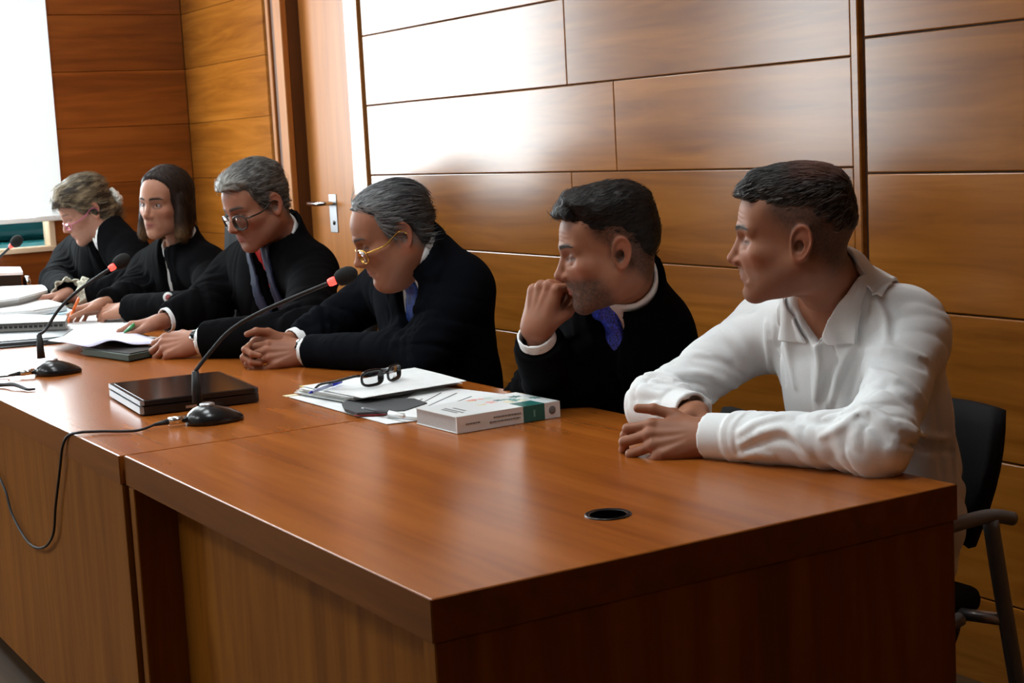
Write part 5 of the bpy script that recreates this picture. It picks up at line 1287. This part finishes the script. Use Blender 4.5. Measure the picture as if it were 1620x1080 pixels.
# lilac sheets curling over a dark book under the reading person's hands
bk2 = empty('book', tuple(atz(200, 550, ZT)), 'dark closed book under the lilac sheets of the reading person', 'book')
slab(bk2, 'cover', [(128, 556), (205, 566), (250, 556), (190, 540)], ZT+.001, ZT+.004, M_BFOLD); slab(bk2, 'pages', [(131, 552), (203, 562), (247, 553), (190, 537)], ZT+.004, ZT+.020, mat('dark_green_pages', (.05, .075, .06), .7)); slab(bk2, 'cover', [(128, 549), (205, 559), (250, 550), (190, 533)], ZT+.020, ZT+.023, M_BFOLD)
def curled(name, label, A, Bp, Cp, Dp, z0, arch, m, n=14, group=None):
    A, Bp, Cp, Dp = [np.array(zp(*q, z0)) for q in (A, Bp, Cp, Dp)]; V = []; Fc = []
    for s in (0, 1):
        for j in range(n+1):
            for i in range(5):
                u, v = i/4, j/n; p = (A*(1-u)+Bp*u)*(1-v)+(Dp*(1-u)+Cp*u)*v
                V.append((p[0], p[1], z0+arch(u, v)+.0009*s))
    k = 5*(n+1)
    for s in (0, 1):
        for j in range(n):
            for i in range(4): a = s*k+j*5+i; q = (a, a+1, a+6, a+5); Fc.append(q if s else q[::-1])
    ed = list(range(5))+[5*j+4 for j in range(1, n+1)]+[k-1-i for i in range(1, 5)]+[5*(n-j) for j in range(1, n)]
    for a, b in zip(ed, ed[1:]+ed[:1]): Fc.append((a, b, k+b, k+a))
    o = obj(name, V, Fc, m, None, True); bm = bmesh.new(); bm.from_mesh(o.data); bmesh.ops.recalc_face_normals(bm, faces=bm.faces[:]); bm.to_mesh(o.data); bm.free()
    return tag(o, label, 'paper', group)
curled('paper_sheet', 'lilac-white sheet bending up over the dark book', (82, 540), (140, 551), (262, 545), (200, 524), ZT+.027, lambda u, v: .016*math.sin(min(1, v*1.6)*math.pi)**2*(.4+.6*u)+.004, M_PAPERV)
curled('paper_sheet', 'white sheet lying flat across the reading hands', (76, 539), (130, 546), (250, 532), (180, 518), ZT+.021, lambda u, v: .004*math.sin(v*5), M_PAPER)
# pens held in hands
M_GREENP = mat('green_plastic', (.02, .22, .04), .3); M_ORANGE = mat('orange_plastic', (.85, .16, .02), .35)
def held_pen(S, s, label, m1, m2, d=(.35, -.2, .5), L=.14):
    J, M, w, k = S['hands'][s]; t = np.array(J[0][0][2])*k; u = np.array(J[4][0][3])*k; c = w+M@((t+u)/2); v = M@np.asarray(nrm(d), float)
    return pen(c+v*L*.62, c-v*L*.38, label, m1, m2, .0042, .35)
held_pen(P3, 'R', 'white and green pen between the fingers of the reading person', M_GREENP, M_PAPER, (.2, -.85, .35))
held_pen(P2, 'R', 'orange pen in the fingers of the person with brown hair', M_ORANGE, M_ORANGE, (.3, -.6, .5))
# lace cuffs, hair tie and badge of the two women
M_LACE = vary(mat('cream_lace', (.66, .64, .52), .9), 160, .25, 3, bump=.3)
for s in 'LR':
    B = P1['B']; w = B['wr'+s]; ax = nrm(w-B['el'+s]); c = w-np.asarray(ax)*.045
    def lace(p):
        r = p-c.astype(F32); t = r@ax; q = r-t[:, None]*ax; rad = np.sqrt((q*q).sum(1)); x1 = nrm(np.cross(ax, (0, 0, 1))); y1 = np.cross(ax, x1); an = np.arctan2(q@y1.astype(F32), q@x1)
        return np.maximum(np.abs(rad-.038-np.clip(t, 0, .1)*.40-.006*np.sin(an*9+t*60)*sm(t, 0, .04))-.003, np.abs(t-.022)-.030)*F32(.7)
    v, fcs = surf(lace, c-.09, c+.09, .004); adopt(mesh_obj('lace_cuff', v, fcs, M_LACE), P1['root'])
def fluff(p):
    q = P1['Hl'](p); d = ell(q, (0, -.128, -.004), (.046, .020, .040)); return (d+.007*vnoise(q*150, 3)+.005*vnoise(q*300, 4))*F32(.6)
v, fcs = surf(fluff, P1['HC']-.2, P1['HC']+.2, .004); adopt(mesh_obj('hair_tie', v, fcs, mat('pale_fluffy_fabric', (.62, .60, .54), .95)), P1['root'])
def march(fn, px, py, t=1.5, tmax=7):
    d = np.asarray(nrm(_ray(px, py)), float)
    for _ in range(160):
        dd = float(fn((CAM+d*t).astype(F32)[None])[0])
        if dd < .001 or t > tmax: break
        t += max(dd*.8, .001)
    return CAM+d*t, d
bp_, bd_ = march(lambda p: arm_dist(p, P2['B'], (.068, .062, .050)), 266, 470)
bd = empty('embroidered_badge', tuple(bp_), 'small white and red embroidered badge on the black sleeve', 'badge')
zz = Vector([-float(v) for v in bd_]); xx = zz.orthogonal().normalized(); yy = zz.cross(xx); MB = Matrix((xx, yy, zz)).transposed()
lathe('patch', [(.017, -.006), (.017, .004), (.0, .005)], M_PAPER, bd, 20, bp_, MB)
lathe('shield', [(.010, .0051), (.0, .0056)], mat('red_thread_badge', (.40, .10, .10), .8), bd, 6, bp_, MB)
